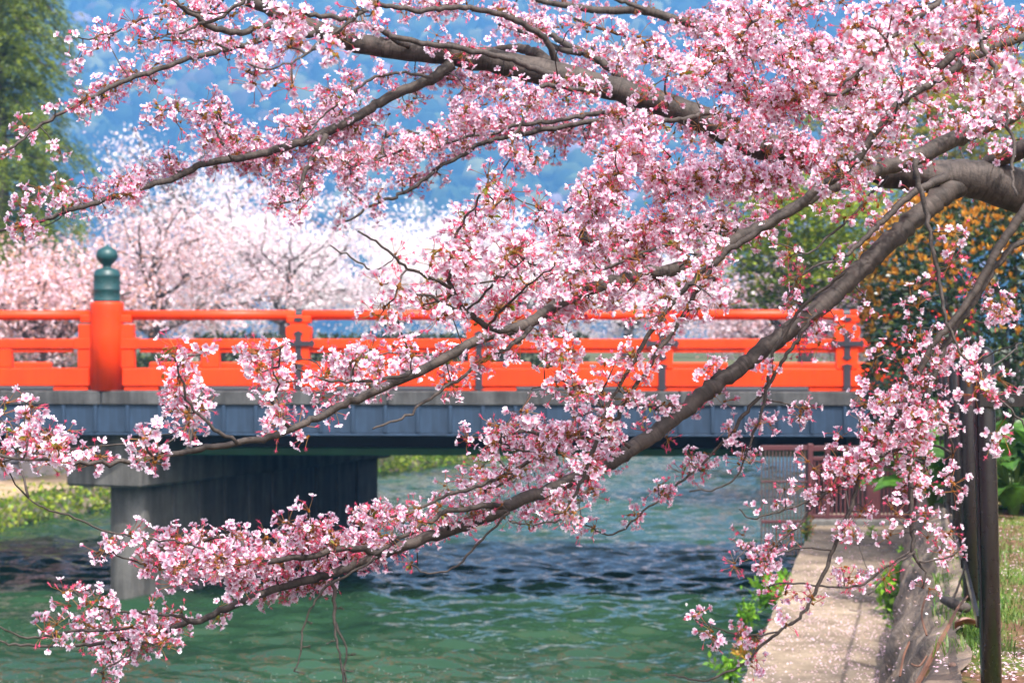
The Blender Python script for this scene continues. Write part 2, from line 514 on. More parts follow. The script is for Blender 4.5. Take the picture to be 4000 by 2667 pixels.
V, Fq = strip([lrow(0.06, -.8), lrow(0.10, .50)]); mesh_obj('bank_wall_core', V, Fq, M['ledge'], kind='structure')
V, Fq = strip([lrow(0.03, .50), lrow(.9, .53), lrow(1.9, .56)]); V[:, 2] += .06 * (fbm(V[:, 0], V[:, 1]) - .5); mesh_obj('bank_ledge', V, Fq, M['ledge'], kind='structure')
V, Fq = strip([lrow(1.88, .45), lrow(2.66, 2.34)]); mesh_obj('bank_wall_core', V, Fq, M['bankstone'], kind='structure', col=(.2, .19, .19))
V, Fq = strip([lrow(2.66, 2.34), lrow(4, 2.36), np.column_stack([np.full(len(Lr), -300.), np.linspace(Lr[0, 1], Lr[-1, 1], len(Lr)), np.full(len(Lr), 2.4)])])
mesh_obj('park_ground', V, Fq, M['meadow'], kind='structure')
mesh_obj('park_ground', [(-300, 112, 2.39), (300, 112, 2.39), (780, 1200, 2.39), (-780, 1200, 2.39)], [(0, 1, 2, 3)], M['meadow'], kind='structure')

def stone_course(off0, z0, off1, z1, rows, lmean, name, cols):
    """Rows of uneven blocks laid along the left bank; many, so one object."""
    mb = MB(); cl = []
    seg = np.concatenate([[0], np.cumsum(np.linalg.norm(np.diff(Lr, axis=0), axis=1))])
    def at(s): return np.array([np.interp(s, seg, Lr[:, 0]), np.interp(s, seg, Lr[:, 1])]), np.array([np.interp(s, seg, Nl[:, 0]), np.interp(s, seg, Nl[:, 1])])
    s_a, s_b = 24.0, min(seg[-1] - 2, 70.0)
    for r in range(rows):
        s = s_a + random.random() * lmean
        while s < s_b:
            L = lmean * random.uniform(.6, 1.45); g = .03
            t0 = r / rows; t1 = (r + 1) / rows
            za = z0 + (z1 - z0) * t0 + g * .4; zb = z0 + (z1 - z0) * t1 - g * .4
            oa = off0 + (off1 - off0) * t0; ob = off0 + (off1 - off0) * t1
            p0, n0 = at(s + g); p1, n1_ = at(s + L - g)
            d = random.uniform(.05, .12)
            q = []
            sl = random.uniform(-.05, .05)
            for (p, n) in ((p0, n0), (p1, n1_)):
                for (o, z) in ((oa, za + sl * (p is p0)), (ob, zb - sl * (p is p1))):
                    q.append((*(p + n * (o + .05)), z)); q.append((*(p + n * (o - d + .03)), z))
            # q: p0 low back, p0 low front, p0 top back, p0 top front, p1 ...
            mb.add(q, [(1, 5, 7, 3), (3, 7, 6, 2), (0, 1, 3, 2), (5, 4, 6, 7), (0, 4, 5, 1)], col=np.array(random.choice(cols)) * random.uniform(.75, 1.15))
            s += L
    return mb.build(name, M['bankstone'], kind='stuff')
stone_course(0.04, -.15, 0.10, .50, 3, .55, 'bank_stones', [(.32, .27, .23), (.38, .30, .25), (.27, .25, .24), (.42, .33, .27)])
stone_course(1.86, .52, 2.64, 2.32, 5, .62, 'bank_stones', [(.27, .25, .27), (.31, .28, .29), (.22, .21, .22), (.36, .31, .29)])

# ---- wooded hill behind everything
def hill_z(x, y):
    d = np.clip((y - 1155) / 1365, 0, 1)
    base = 2.2 + 616 * d * (0.82 + .18 * d)
    zz = base + d * (90 * (fbm(x * .00247 + 3, y * .00247) - .5) + 52 * (fbm(x * .0069, y * .0069 + 5) - .5))
    return np.minimum(zz, .176 * y + 14 * (fbm(x * .004 + 1, x * 0 + 2.2) - .5))
gx = np.linspace(-785, 785, 121); gy = np.linspace(1128, 2520, 107)
X, Y = np.meshgrid(gx, gy, indexing='ij')
V = np.stack([X, Y, hill_z(X, Y)], -1).reshape(-1, 3)
m = NT('hill_undergrowth'); v = m.coords(); n1 = m.noise(v, .02, 5)
m.bsdf(m.ramp(n1, [(.3, (.02, .045, .02)), (.7, (.05, .075, .03))]), .95, .1); M['hill'] = m.m
mesh_obj('hill', V, grid_faces(121, 107)[:, ::-1], M['hill'], smooth=True, kind='structure')

def crown_shape(kind, rng):
    """A small uneven crown (unit size): a cone of tiers or a lumpy dome."""
    n = 9
    if kind == 'conifer':
        prof = [(1.0, .0), (.82, .35), (.95, .32), (.6, .85), (.7, .82), (.32, 1.4), (.40, 1.36), (.0, 2.1)]
    else:
        prof = [(.55, .0), (.95, .25), (1.02, .6), (.8, 1.0), (.45, 1.25), (.0, 1.36)]
    V = []; Fs = []
    for i, (r, z) in enumerate(prof):
        for k in range(n):
            a = 2 * math.pi * (k + .5 * (i % 2)) / n
            rr = r * rng.uniform(.72, 1.25)
            V.append((rr * math.cos(a), rr * math.sin(a), z + rng.uniform(-.1, .1) * (r > 0)))
    for i in range(len(prof) - 1):
        for k in range(n):
            k2 = (k + 1) % n
            Fs += [(i * n + k, i * n + k2, (i + 1) * n + k2), (i * n + k, (i + 1) * n + k2, (i + 1) * n + k)]
    return np.array(V), np.array(Fs)
rng = np.random.default_rng(11)
VV = []; FF = []; CC = []; nb = 0
shapes = [crown_shape('conifer', rng) for _ in range(4)] + [crown_shape('broad', rng) for _ in range(5)]
cnt = 0
while cnt < 5200:
    y = 1170 + 1312 * rng.random() ** 1.0
    x = (rng.random() - .5) * 2 * (y * .285 + 14)
    pz = float(hill_z(x, y))
    el = (pz - CAMZ) / y
    if el > .19: continue
    zone = fbm(x * .0042 + 40, y * .0027)
    con = rng.random() < (.85 if zone < .44 else .2)
    s = rng.uniform(6.0, 11.4) * (.9 if con else 1.1)
    Vs, Fs = shapes[rng.integers(0, 4)] if con else shapes[rng.integers(4, 9)]
    a = rng.random() * 6.283; ca, sa = math.cos(a), math.sin(a)
    q = Vs * s; q = np.column_stack([q[:, 0] * ca - q[:, 1] * sa, q[:, 0] * sa + q[:, 1] * ca, q[:, 2] * rng.uniform(.9, 1.35)])
    if con: c = np.array([.018, .052, .026]) * rng.uniform(.6, 1.4)
    else:
        t = rng.random()
        if t < .36: c = np.array([.055, .095, .03])
        elif t < .62: c = np.array([.14, .18, .04])
        elif t < .84: c = np.array([.27, .27, .09])
        elif t < .92: c = np.array([.46, .32, .34])
        else: c = np.array([.17, .11, .07])
        c = c * rng.uniform(.7, 1.3)
    VV.append(q + np.array([x, y, pz - .6])); FF.append(Fs + nb); nb += len(q)
    cc = np.broadcast_to(c, (len(q), 3)) * rng.uniform(.8, 1.2, (len(q), 1)); CC.append(cc); cnt += 1
mesh_obj('hillside_forest', np.vstack(VV), np.vstack(FF), M['far_leaf'], col=np.vstack(CC), kind='stuff')
# pale wild cherries that stand out on the hill, each one its own tree
for k, (px, py, Yd, s) in enumerate([(420, 425, 640, 5.0), (505, 425, 640, 3.6), (1095, 270, 690, 8.0), (1180, 285, 690, 7.0), (1260, 195, 720, 5.5), (290, 45, 800, 7.0), (1120, 30, 800, 6.0), (1420, 480, 620, 5.0)]):
    # slide along the sight line until it meets the slope
    yy = np.linspace(1160, 2480, 2400); zz = CAMZ - (py - 1333) / F * yy; xx = (px - 2000) / F * yy
    i = int(np.argmax(hill_z(xx, yy) >= zz)); x, y, z = xx[i], yy[i], zz[i]
    s *= 2.6
    t = empty('wild_cherry_tree', (x, y, float(hill_z(x, y)) - 1), ['small pale pink wild cherry on the blue hill, between conifer and white blossom', 'smaller pale wild cherry just right of another low on the hill',
        'large pale pink wild cherry on the hill beneath the hanging blossom cluster', 'pale pink wild cherry on the hill, right of the largest one',
        'rosy wild cherry on the hill just below the great limb', 'pale wild cherry high on the hill beside the conifer top', 'pale wild cherry near the crest of the hill above the great limb', 'rosy wild cherry on the hill under the grey side limb'][k], 'tree', 'wild cherries on the hill')
    MBk = MB(); MBk.tube([(0, 0, -2), (0, 0, s * .5)], [.5, .3], 6); MBk.build('trunk', M['bark_far'], t)
    n = 520; lob = rng.normal(size=(9, 3)) * np.array([.62, .5, .26]) * s; c = lob[rng.integers(0, 9, n)] + rng.normal(size=(n, 3)) * s * np.array([.22, .22, .14]) + np.array([0, 0, s * .75])
    e1 = rng.normal(size=(n, 3)) * .9; e2 = rng.normal(size=(n, 3)) * .9
    Vc = np.stack([c, c + e1, c + e1 + e2, c + e2], 1).reshape(-1, 3)
    mesh_obj('crown', Vc, np.arange(4 * n).reshape(n, 4), M['far_leaf'], t, False, col=np.repeat(np.array([[.62, .46, .52]]) * rng.uniform(.8, 1.1, (n, 1)), 4, 0))

# ---- the air between: one closed box of even haze
hz = NT('haze')
hv = hz.n("ShaderNodeVolumePrincipled")
hv.inputs["Color"].default_value = (.17, .48, 1.0, 1)
hv.inputs["Density"].default_value = 0.00062
hv.inputs["Anisotropy"].default_value = -0.25
hz.l(hv.outputs[0], hz.out.inputs["Volume"])
mb = MB(); mb.box(-800, 800, -34, 2560, -2.0, 780)
mb.build('haze', hz.m, kind='stuff')
# ================================================================ BRIDGE
S = 24.8 / F                                     # metres per photo pixel at the newel post
def bz(py): return CAMZ - (py - 1333) * S        # height of a photo row on the bridge front
B0 = P(405, 1525, 24.8)
BROT = -math.radians(3.0)
bridge = empty('bridge', (B0[0], B0[1], 0), 'road bridge with blue-grey steel side and concrete pier across the canal', 'bridge', rotz=BROT)
DK = bz(1525)
# deck, soffit, road
mb = MB(); mb.box(-14, 22, .34, 6.5, 2.30, DK - .01); mb.build('deck', M['dark_steel'], bridge)
mb = MB(); mb.box(-14, 22, .36, 6.4, DK - .006, DK + .004); mb.build('road_surface', M['asphalt'], bridge)
# kerb stones
xs_ = [-12.0, -7.2, -3.6, -.03, 3.55, 7.15, 10.7, 14.3, 18]
for a, b in zip(xs_[:-1], xs_[1:]):
    mb = MB(); mb.box(a + .006, b - .006, -.03, .34, bz(1580), DK, .012); mb.build('kerb_stone', M['kerb'], bridge)
# steel side: panels and ribs
rib = MB(); rib.box(-.024, .024, -.022, .012, bz(1690) + .01, bz(1581), .005); rib_me = None
pan = MB(); pan.box(-.199, .199, .004, .03, bz(1688), bz(1581) - .002, .004); pan_me = None
for k in range(-24, 44):
    x = -.10 + .403 * k
    if rib_me is None:
        o = rib.build('rib', M['fascia'], bridge); rib_me = o.data; o.location = (x, 0, 0)
        o = pan.build('side_panel', M['fascia'], bridge); pan_me = o.data; o.location = (x + .2015, 0, 0)
    else:
        inst('rib', rib_me, bridge, (x, 0, 0)); inst('side_panel', pan_me, bridge, (x + .2015, 0, 0))
mb = MB(); mb.box(-12, 18, -.012, .20, bz(1698), bz(1690), .004); mb.build('lower_flange', M['fascia'], bridge)
mb = MB(); mb.box(-12, 18, .02, .20, bz(1697) + .008, bz(1581), 0); mb.build('side_girder', M['dark_steel'], bridge)
for yy, zb in ((1.25, 1.80), (3.0, 1.80), (4.8, 1.80)):
    mb = MB(); mb.box(-12, 18, yy - .03, yy + .03, zb + .02, 2.30); mb.build('girder_web', M['dark_steel'], bridge)
    mb = MB(); mb.box(-12, 18, yy - .19, yy + .19, zb, zb + .1, .01); mb.build('girder_flange', M['girder_green'], bridge)
for xx in (-9, -6.2, 5.4, 8.0):
    mb = MB(); mb.box(xx - .12, xx + .12, .3, 6.2, 1.9, 2.299); mb.build('cross_beam', M['dark_steel'], bridge)

# pier, set along the flow
ang = math.atan2(.38, .925)
pier = MB()
L, Wd = 6.8, .50
prof = []
for a in np.linspace(-math.pi / 2, math.pi / 2, 7): prof.append((Wd / 2 + Wd / 2 * math.sin(a) * 1.0, .10 - .10 * math.cos(a)))
ring = [(0, L)] + [(x, y) for x, y in prof] + [(Wd, L)]
V = [(x, y, -.9) for x, y in ring] + [(x, y, 1.45) for x, y in ring]; n = len(ring)
pier.add(V, [(i, (i + 1) % n, n + (i + 1) % n, n + i) for i in range(n)] + [tuple(range(n))[::-1], tuple(range(n, 2 * n))])
po = np.array([-5.17, 25.36, 0]); th = BROT
def to_bridge(p):
    d = np.array([p[0] - B0[0], p[1] - B0[1]]); c, s_ = math.cos(-th), math.sin(-th)
    return (c * d[0] - s_ * d[1], s_ * d[0] + c * d[1], p[2])
po_obj = pier.build('pier', M['concrete'], bridge)
po_obj.location = to_bridge(po); po_obj.rotation_euler = (0, 0, -ang - BROT)
cap = MB(); cap.box(-.46, .66, -.22, L + .2, 1.435, 2.14, .03)
o = cap.build('pier_cap', M['concrete'], bridge); o.parent = po_obj
for k in range(9):
    mb = MB(); mb.box(Wd - .01, Wd + .035, .75 + k * .66, .80 + k * .66, -.9, 1.43); o = mb.build('pier_rib', M['concrete'], bridge); o.parent = po_obj
# abutments
ab = to_bridge((4.3, 26.0, 0))
mb = MB(); mb.box(ab[0], ab[0] + 16, .9, 6.6, -.9, 2.295); mb.build('abutment', M['concrete'], bridge)
al = to_bridge((-14.0, 27.5, 0))
mb = MB(); mb.box(al[0] - 9, al[0], 1.0, 6.6, -.9, 2.295); mb.build('abutment', M['concrete'], bridge)

# ---------------------------------------------------------------- railing on the near side
rail = empty('bridge_railing', (B0[0], B0[1], DK), 'vermilion bridge railing with round top rail and black cross fittings', 'railing', rotz=BROT)
def rz(py): return bz(py) - DK
RY = .16                                        # centre line of the railing behind the kerb face
def rbox(name, x0, x1, d, pt, pb, mat='orange', par=None, bev=.012, off=0.0):
    mb = MB(); mb.box(x0, x1, RY - d / 2 + off, RY + d / 2 + off, rz(pb), rz(pt), bev)
    o = mb.build(name, M[mat], rail)
    if par is not None: o.parent = par
    return o
# newel post with its bronze finial
mb = MB()
mb.lathe([(.206, 0), (.208, rz(1300)), (.210, rz(1215)), (.211, rz(1190)), (.207, rz(1182)), (.196, rz(1178)), (.15, rz(1177))], 40, 0, RY)
newel = mb.build('newel_post', M['orange'], rail, smooth=True)
mb = MB()
mb.lathe([(.166, rz(1178)), (.168, rz(1171)), (.163, rz(1168)), (.163, rz(1135)), (.167, rz(1133)), (.167, rz(1126)), (.163, rz(1124)), (.163, rz(1080)), (.166, rz(1078)), (.166, rz(1072)), (.162, rz(1070)),
          (.156, rz(1058)), (.13, rz(1050)), (.085, rz(1046)), (.058, rz(1043)), (.055, rz(1036)), (.070, rz(1028)), (.105, rz(1019)), (.130, rz(1007)), (.1375, rz(996)), (.132, rz(985)), (.112, rz(974)), (.075, rz(966)), (.035, rz(960)), (.016, rz(956)), (.007, rz(950))], 36, 0, RY)
fin = mb.build('finial', M['green_bronze'], rail, smooth=True); fin.parent = newel
for a in np.radians([-100, -40, 20, -160]):
    for py in (1098, 1150):
        mb = MB(); mb.lathe([(.010, -.004), (.010, .004), (.005, .009)], 8)
        o = mb.build('stud', M['green_bronze'], rail); o.parent = fin
        o.location = (.163 * math.cos(a), RY + .163 * math.sin(a), rz(py)); o.rotation_euler = (math.pi / 2, 0, a + math.pi / 2)
# rails in bays
stops = [-2.43, 0, 2.43, 4.68, 6.94, 9.20, 10.6]
def bay(xa, xb, na, nb_):
    """One bay; na / nb_ tell whether the newel bounds it."""
    a = xa + (.205 if na else .0); b = xb - (.205 if nb_ else .0)
    mb = MB(); mb.tube([(a, RY, rz(1230)), ((a + b) / 2, RY, rz(1230)), (b, RY, rz(1230))], .063, 18)
    mb.build('top_rail', M['orange'], rail, smooth=True)
    rbox('middle_rail', a, b, .125, 1323, 1361)
    rbox('under_rail', a + (.22 if na else .12), b - (.22 if nb_ else .12), .07, 1361.5, 1376, bev=.006)
    rbox('lower_beam', a, b, .16, 1437, 1508)
    rbox('foot_plate', a + .02, a + .46, .12, 1508.5, 1525, bev=.006); rbox('foot_plate', b - .46, b - .02, .12, 1508.5, 1525, bev=.006)
    mx = (xa + xb) / 2 + (.10 if na else -.10 if nb_ else 0)
    rbox('short_post', mx - .118, mx + .118, .11, 1361.6, 1437)
    for end, flag, sg in ((a, na, 1), (b, nb_, -1)):
        if flag:
            x0, x1 = sorted((end - .03 * sg, end + .12 * sg)); rbox('end_block', x0, x1, .15, 1228, 1259)
            x0, x1 = sorted((end - .03 * sg, end + .145 * sg)); rbox('end_block', x0, x1, .135, 1266, 1323)
            x0, x1 = sorted((end - .03 * sg, end + .155 * sg)); rbox('end_post', x0, x1, .12, 1361.6, 1437)
            x0, x1 = sorted((end - .03 * sg, end + .20 * sg)); rbox('end_sleeve', x0, x1, .145, 1319, 1363, bev=.01)
for i in range(len(stops) - 1):
    bay(stops[i], stops[i + 1], stops[i] == 0, stops[i + 1] == 0)
def fit_plate(name, pts, y, th_, par):
    """Flat iron fitting cut from plate, in the plane of the railing."""
    n = len(pts)
    V = [(x, y, z) for x, z in pts] + [(x, y - th_, z) for x, z in pts]
    mb = MB(); mb.add(V, [tuple(range(n)), tuple(range(n, 2 * n))[::-1]] + [(i, i + n, (i + 1) % n + n, (i + 1) % n) for i in range(n)])
    o = mb.build(name, M['iron'], rail); o.parent = par; return o
for x in stops:
    if x == 0: continue
    # post: block, waisted neck, shaft through the rails
    mb = MB()
    mb.box(x - .155, x + .155, RY - .085, RY + .085, rz(1262), rz(1232), .014)
    post = mb.build('baluster', M['orange'], rail)
    V = []; pr = [(1272, .12), (1278, .155), (1300, .158), (1323, .140)]
    mb = MB()
    for py, hw in [(1262, .11), (1268, .09)] + pr + [(1437, .125)]:
        V += [(x - hw, RY - .09, rz(py)), (x + hw, RY - .09, rz(py)), (x + hw, RY + .09, rz(py)), (x - hw, RY + .09, rz(py))]
    Fs = []
    for i in range(len(V) // 4 - 1):
        for k in range(4): Fs.append((i * 4 + k, (i + 1) * 4 + k, (i + 1) * 4 + (k + 1) % 4, i * 4 + (k + 1) % 4))
    mb.add(V, Fs + [(0, 1, 2, 3)]); o = mb.build('baluster_shaft', M['orange'], rail); o.parent = post
    h = 1 * S
    def shape(cx, top, bot, w, fl):   # vertical strip with flared, pointed ends
        return [(cx - w, rz(bot) + fl), (cx - w * 1.7, rz(bot) + fl * .6), (cx, rz(bot)), (cx + w * 1.7, rz(bot) + fl * .6), (cx + w, rz(bot) + fl),
                (cx + w, rz(top) - fl), (cx + w * 1.7, rz(top) - fl * .6), (cx, rz(top)), (cx - w * 1.7, rz(top) - fl * .6), (cx - w, rz(top) - fl)]
    fit_plate('cross_fitting', shape(x, 1290, 1406, .036, .06), RY - .092, .014, post)
    zc = rz(1341)
    fit_plate('cross_fitting', [(x - .15, zc - .03), (x - .18, zc - .055), (x - .21, zc), (x - .18, zc + .055), (x - .15, zc + .03), (x + .15, zc + .03), (x + .18, zc + .055), (x + .21, zc), (x + .18, zc - .055), (x + .15, zc - .03)], RY - .108, .012, post)
    fit_plate('foot_strap', shape(x, 1418, 1523, .042, .04), RY - .092, .014, post)
    # strap bent over the round rail
    A = np.linspace(-.35 * math.pi, 1.15 * math.pi, 14)
    V = []
    for a in A:
        for r in (.064, .071):
            for dx in (-.042, .042): V.append((x + dx, RY - r * math.cos(a), rz(1230) + r * math.sin(a)))
    Fs = []
    for i in range(len(A) - 1):
        b = i * 4
        Fs += [(b + 2, b + 3, b + 7, b + 6), (b, b + 4, b + 5, b + 1), (b, b + 2, b + 6, b + 4), (b + 1, b + 5, b + 7, b + 3)]
    mb = MB(); mb.add(V, Fs); o = mb.build('rail_strap', M['iron'], rail); o.parent = post
    fit_plate('rail_strap', [(x - .042, rz(1240)), (x - .06, rz(1250)), (x, rz(1258)), (x + .06, rz(1250)), (x + .042, rz(1240))], RY - .088, .012, post)

# low guard rail between footway and road
gr = empty('guard_rail', (B0[0], B0[1], DK), 'low vermilion guard rail behind the bridge railing beside the road', 'guard rail', rotz=BROT)
for a, b in ((-6.0, -1.50), (-.12, 2.6), (2.9, 5.2), (5.5, 7.9), (8.2, 10.6)):
    mb = MB(); mb.box(a, b, 2.9, 3.0, .23, .325, .02); mb.build('rail', M['orange'], gr)
    for x in (a + .12, b - .12):
        mb = MB(); mb.box(x - .05, x + .05, 2.9, 3.0, 0, .229); mb.build('post', M['orange'], gr)
# ================================================================ TREES AND PLANTS BEHIND
def leaf_cards(c, d, nrm, ln, wd, fold=.0):
    """Four-sided leaf for every centre: c base, d direction, nrm normal-ish. Returns verts (n*4,3) and quads."""
    c = np.asarray(c); n = len(c)
    d = d / (np.linalg.norm(d, axis=1, keepdims=True) + 1e-9)
    s_ = np.cross(d, nrm); s_ /= np.linalg.norm(s_, axis=1, keepdims=True) + 1e-9
    up = np.cross(s_, d)
    ln = np.broadcast_to(np.asarray(ln, float).reshape(-1, 1), (n, 1)); wd = np.broadcast_to(np.asarray(wd, float).reshape(-1, 1), (n, 1))
    b = c; m1 = c + d * ln * .45 - s_ * wd * .5 + up * fold * wd; t = c + d * ln; m2 = c + d * ln * .45 + s_ * wd * .5 + up * fold * wd
    V = np.stack([b, m1, t, m2], 1).reshape(-1, 3)
    return V, np.arange(4 * n).reshape(n, 4)
def rnd_dirs(rng, n):
    u = rng.normal(size=(n, 3)); return u / np.linalg.norm(u, axis=1, keepdims=True)

def grow(rng, p, d, L, r, depth, out, spread=.75, up=.15, seg=5):
    """Recursive limbs; out collects (points, radii, depth)."""
    pts = [p]; dd = d / np.linalg.norm(d)
    for k in range(seg):
        dd = dd + rng.normal(size=3) * .13 + np.array([0, 0, up * .25]); dd /= np.linalg.norm(dd)
        pts.append(pts[-1] + dd * L / seg)
    rr = np.linspace(r, r * .55, len(pts)); out.append((np.array(pts), rr, depth))
    if depth <= 0: return
    nb = 3 if depth > 1 else 4
    for k in range(nb):
        i = rng.integers(2, seg + 1)
        q = pts[i]
        nd = dd + rng.normal(size=3) * spread; nd[2] = nd[2] * .6 + up; nd /= np.linalg.norm(nd)
        grow(rng, q, nd, L * rng.uniform(.55, .8), rr[i] * .62, depth - 1, out, spread, up, seg)

def far_cherry(px, Y, top, halfw, seed, cols, label, n=6200, group='cherry trees in bloom across the canal', base=2.35, low=.10, size=.085):
    rng = np.random.default_rng(seed)
    X = (px - 2000) / F * Y; H = CAMZ - (top - 1333) / F * Y - base; W = halfw / F * Y
    t = empty('cherry_tree', (X, Y, base), label, 'tree', group)
    limbs = []
    hf = H * .26
    trunk = [(0, 0, -.3), (rng.normal() * .1, 0, hf * .5), (rng.normal() * .2, 0, hf)]
    mb = MB(); mb.tube(catmull(trunk, .3), np.linspace(.26, .18, len(catmull(trunk, .3))), 8); mb.build('trunk', M['bark_far'], t, smooth=True)
    for k in range(6):
        a = k * 1.05 + rng.random()
        d = np.array([math.cos(a) * W / H * 1.25, math.sin(a) * W / H * 1.25, rng.uniform(.45, 1.0)])
        grow(rng, np.array(trunk[-1]), d, H * .45, .125, 3, limbs, .75, .10)
    mb = MB(); tips = []
    for pts, rr, dp in limbs:
        if dp >= 1: mb.tube(pts, np.maximum(rr, .024), 5)
        tips.append(pts[1:] if dp < 2 else pts[3:])
    mb.build('limbs', M['bark_far'], t, kind='stuff')
    tips = np.vstack(tips)
    sc = np.array([W / (np.abs(tips[:, 0]).max() + 1e-6), W / (np.abs(tips[:, 1]).max() + 1e-6), H / (tips[:, 2].max() + 1e-6)])
    sc = np.minimum(sc, 1.6)
    c = tips[rng.integers(0, len(tips), int(n * .55))] + rng.normal(size=(int(n * .55), 3)) * np.array([.22, .22, .17])
    # clumps spread through the crown so that it reads as sprays with gaps
    ncl = int(26 + W * 9)
    cc = rnd_dirs(rng, ncl) * (rng.random((ncl, 1)) ** .45) * np.array([W, W * .9, H * .46]) + np.array([0, 0, H * (.54 + low * 0)])
    k = rng.integers(0, ncl, n - len(c))
    c2 = cc[k] + rng.normal(size=(len(k), 3)) * np.array([.42, .42, .20])
    c = np.vstack([c, c2]); keep = (c[:, 2] > H * low) & (c[:, 2] < H * 1.03)
    c = c[keep]; n = len(c)
    # each puff is three crossed petals-clump faces
    V = []; 
    e1 = rnd_dirs(rng, n) * size * rng.uniform(.6, 1.3, (n, 1)); e2 = rnd_dirs(rng, n) * size * rng.uniform(.6, 1.3, (n, 1)); e3 = rnd_dirs(rng, n) * size
    Va = np.stack([c - e1, c - e2 * .6, c + e1, c + e2], 1); Vb = np.stack([c - e3, c + e1 * .5, c + e3, c - e2 * .8], 1)
    Vx = np.stack([Va, Vb], 1).reshape(-1, 3)
    pick = np.array(cols)[rng.choice(len(cols), n, p=None)] * rng.uniform(.9, 1.08, (n, 1))
    mesh_obj('crown', Vx, np.arange(len(Vx)).reshape(-1, 4), M['far_petal'], t, False, col=np.repeat(pick, 8, 0).clip(0, .92), kind='stuff')
    return t
M['far_petal'] = mat_leaf('far_blossom', .3, .8, .05)
PINK = [(.80, .60, .65), (.82, .62, .69), (.76, .50, .52), (.72, .42, .38), (.84, .68, .73), (.58, .32, .25)]
MID = [(.86, .70, .75), (.87, .72, .77), (.88, .78, .82), (.83, .64, .67)]
WHITE = [(.90, .82, .85), (.90, .84, .88), (.88, .77, .81), (.91, .87, .89)]
far_cherry(150, 38.5, 930, 430, 1, PINK, 'salmon pink cherry tree left of the bridge finial below the conifer', 10000, size=.044)
far_cherry(620, 50, 800, 430, 2, PINK + MID, 'pink cherry tree with dark limbs right behind the bridge finial', 11500, size=.048)
far_cherry(-330, 41, 880, 380, 9, PINK, 'salmon pink cherry tree half cut by the left picture edge', 7000, size=.05)
far_cherry(830, 64, 520, 330, 3, WHITE + MID, 'tall thin white cherry tree rising against the blue hill', 6500, size=.058)
far_cherry(1120, 58, 720, 470, 4, WHITE + MID, 'broad pale cherry tree right of the tall thin white one', 15000, size=.056)
far_cherry(1560, 64, 790, 470, 5, WHITE, 'bright white cherry tree above the middle of the bridge railing', 17000, size=.06)
far_cherry(1960, 72, 800, 420, 6, WHITE, 'bright white cherry tree behind the pink sprays mid bridge', 13000, size=.065)
far_cherry(2450, 76, 900, 430, 7, WHITE + MID, 'pale cherry tree far behind the middle of the great branch', 11000, size=.07)
far_cherry(3000, 56, 1010, 350, 8, PINK + MID, 'rosy cherry tree behind the right end of the vermilion railing', 11000, size=.052)
far_cherry(3330, 50, 1040, 260, 10, PINK + MID, 'rosy cherry tree beside the clipped orange-tipped shrub', 7000, size=.05)

# ---- clipped hedge along the far bank
def hedge(px0, px1, Y, top, base, depth, label, col, n, seed):
    rng = np.random.default_rng(seed)
    x0 = (px0 - 2000) / F * Y; x1 = (px1 - 2000) / F * Y; zt = CAMZ - (top - 1333) / F * Y
    t = empty('hedge', ((x0 + x1) / 2, Y, base), label, 'hedge')
    c = np.column_stack([rng.uniform(x0, x1, n), Y + rng.uniform(0, depth, n), base + (zt - base) * rng.random(n) ** .7])
    c[:, 2] += .10 * (fbm(c[:, 0] * 1.5, c[:, 1]) - .5)
    V, Q = leaf_cards(c, rnd_dirs(rng, n), rnd_dirs(rng, n), .14, .09)
    cl = np.array(col) * rng.uniform(.55, 1.5, (n, 1))
    mesh_obj('foliage', V, Q, M['leaf'], t, True, col=np.repeat(cl, 4, 0), kind='stuff')
    mb = MB()
    for x in np.arange(x0, x1, 1.2): mb.tube([(x, Y + .3, base - .2), (x + .1, Y + .3, zt - .3)], [.04, .02], 5)
    mb.build('stems', M['bark_far'], t, True, kind='stuff')
hedge(760, 2300, 47, 1305, 2.35, 1.0, 'low dark hedge running behind the railing under the white cherries', (.035, .05, .02), 5000, 21)
hedge(-100, 700, 41, 1385, 2.35, .9, 'low dark green shrubs behind the left end of the railing', (.05, .075, .025), 3000, 22)

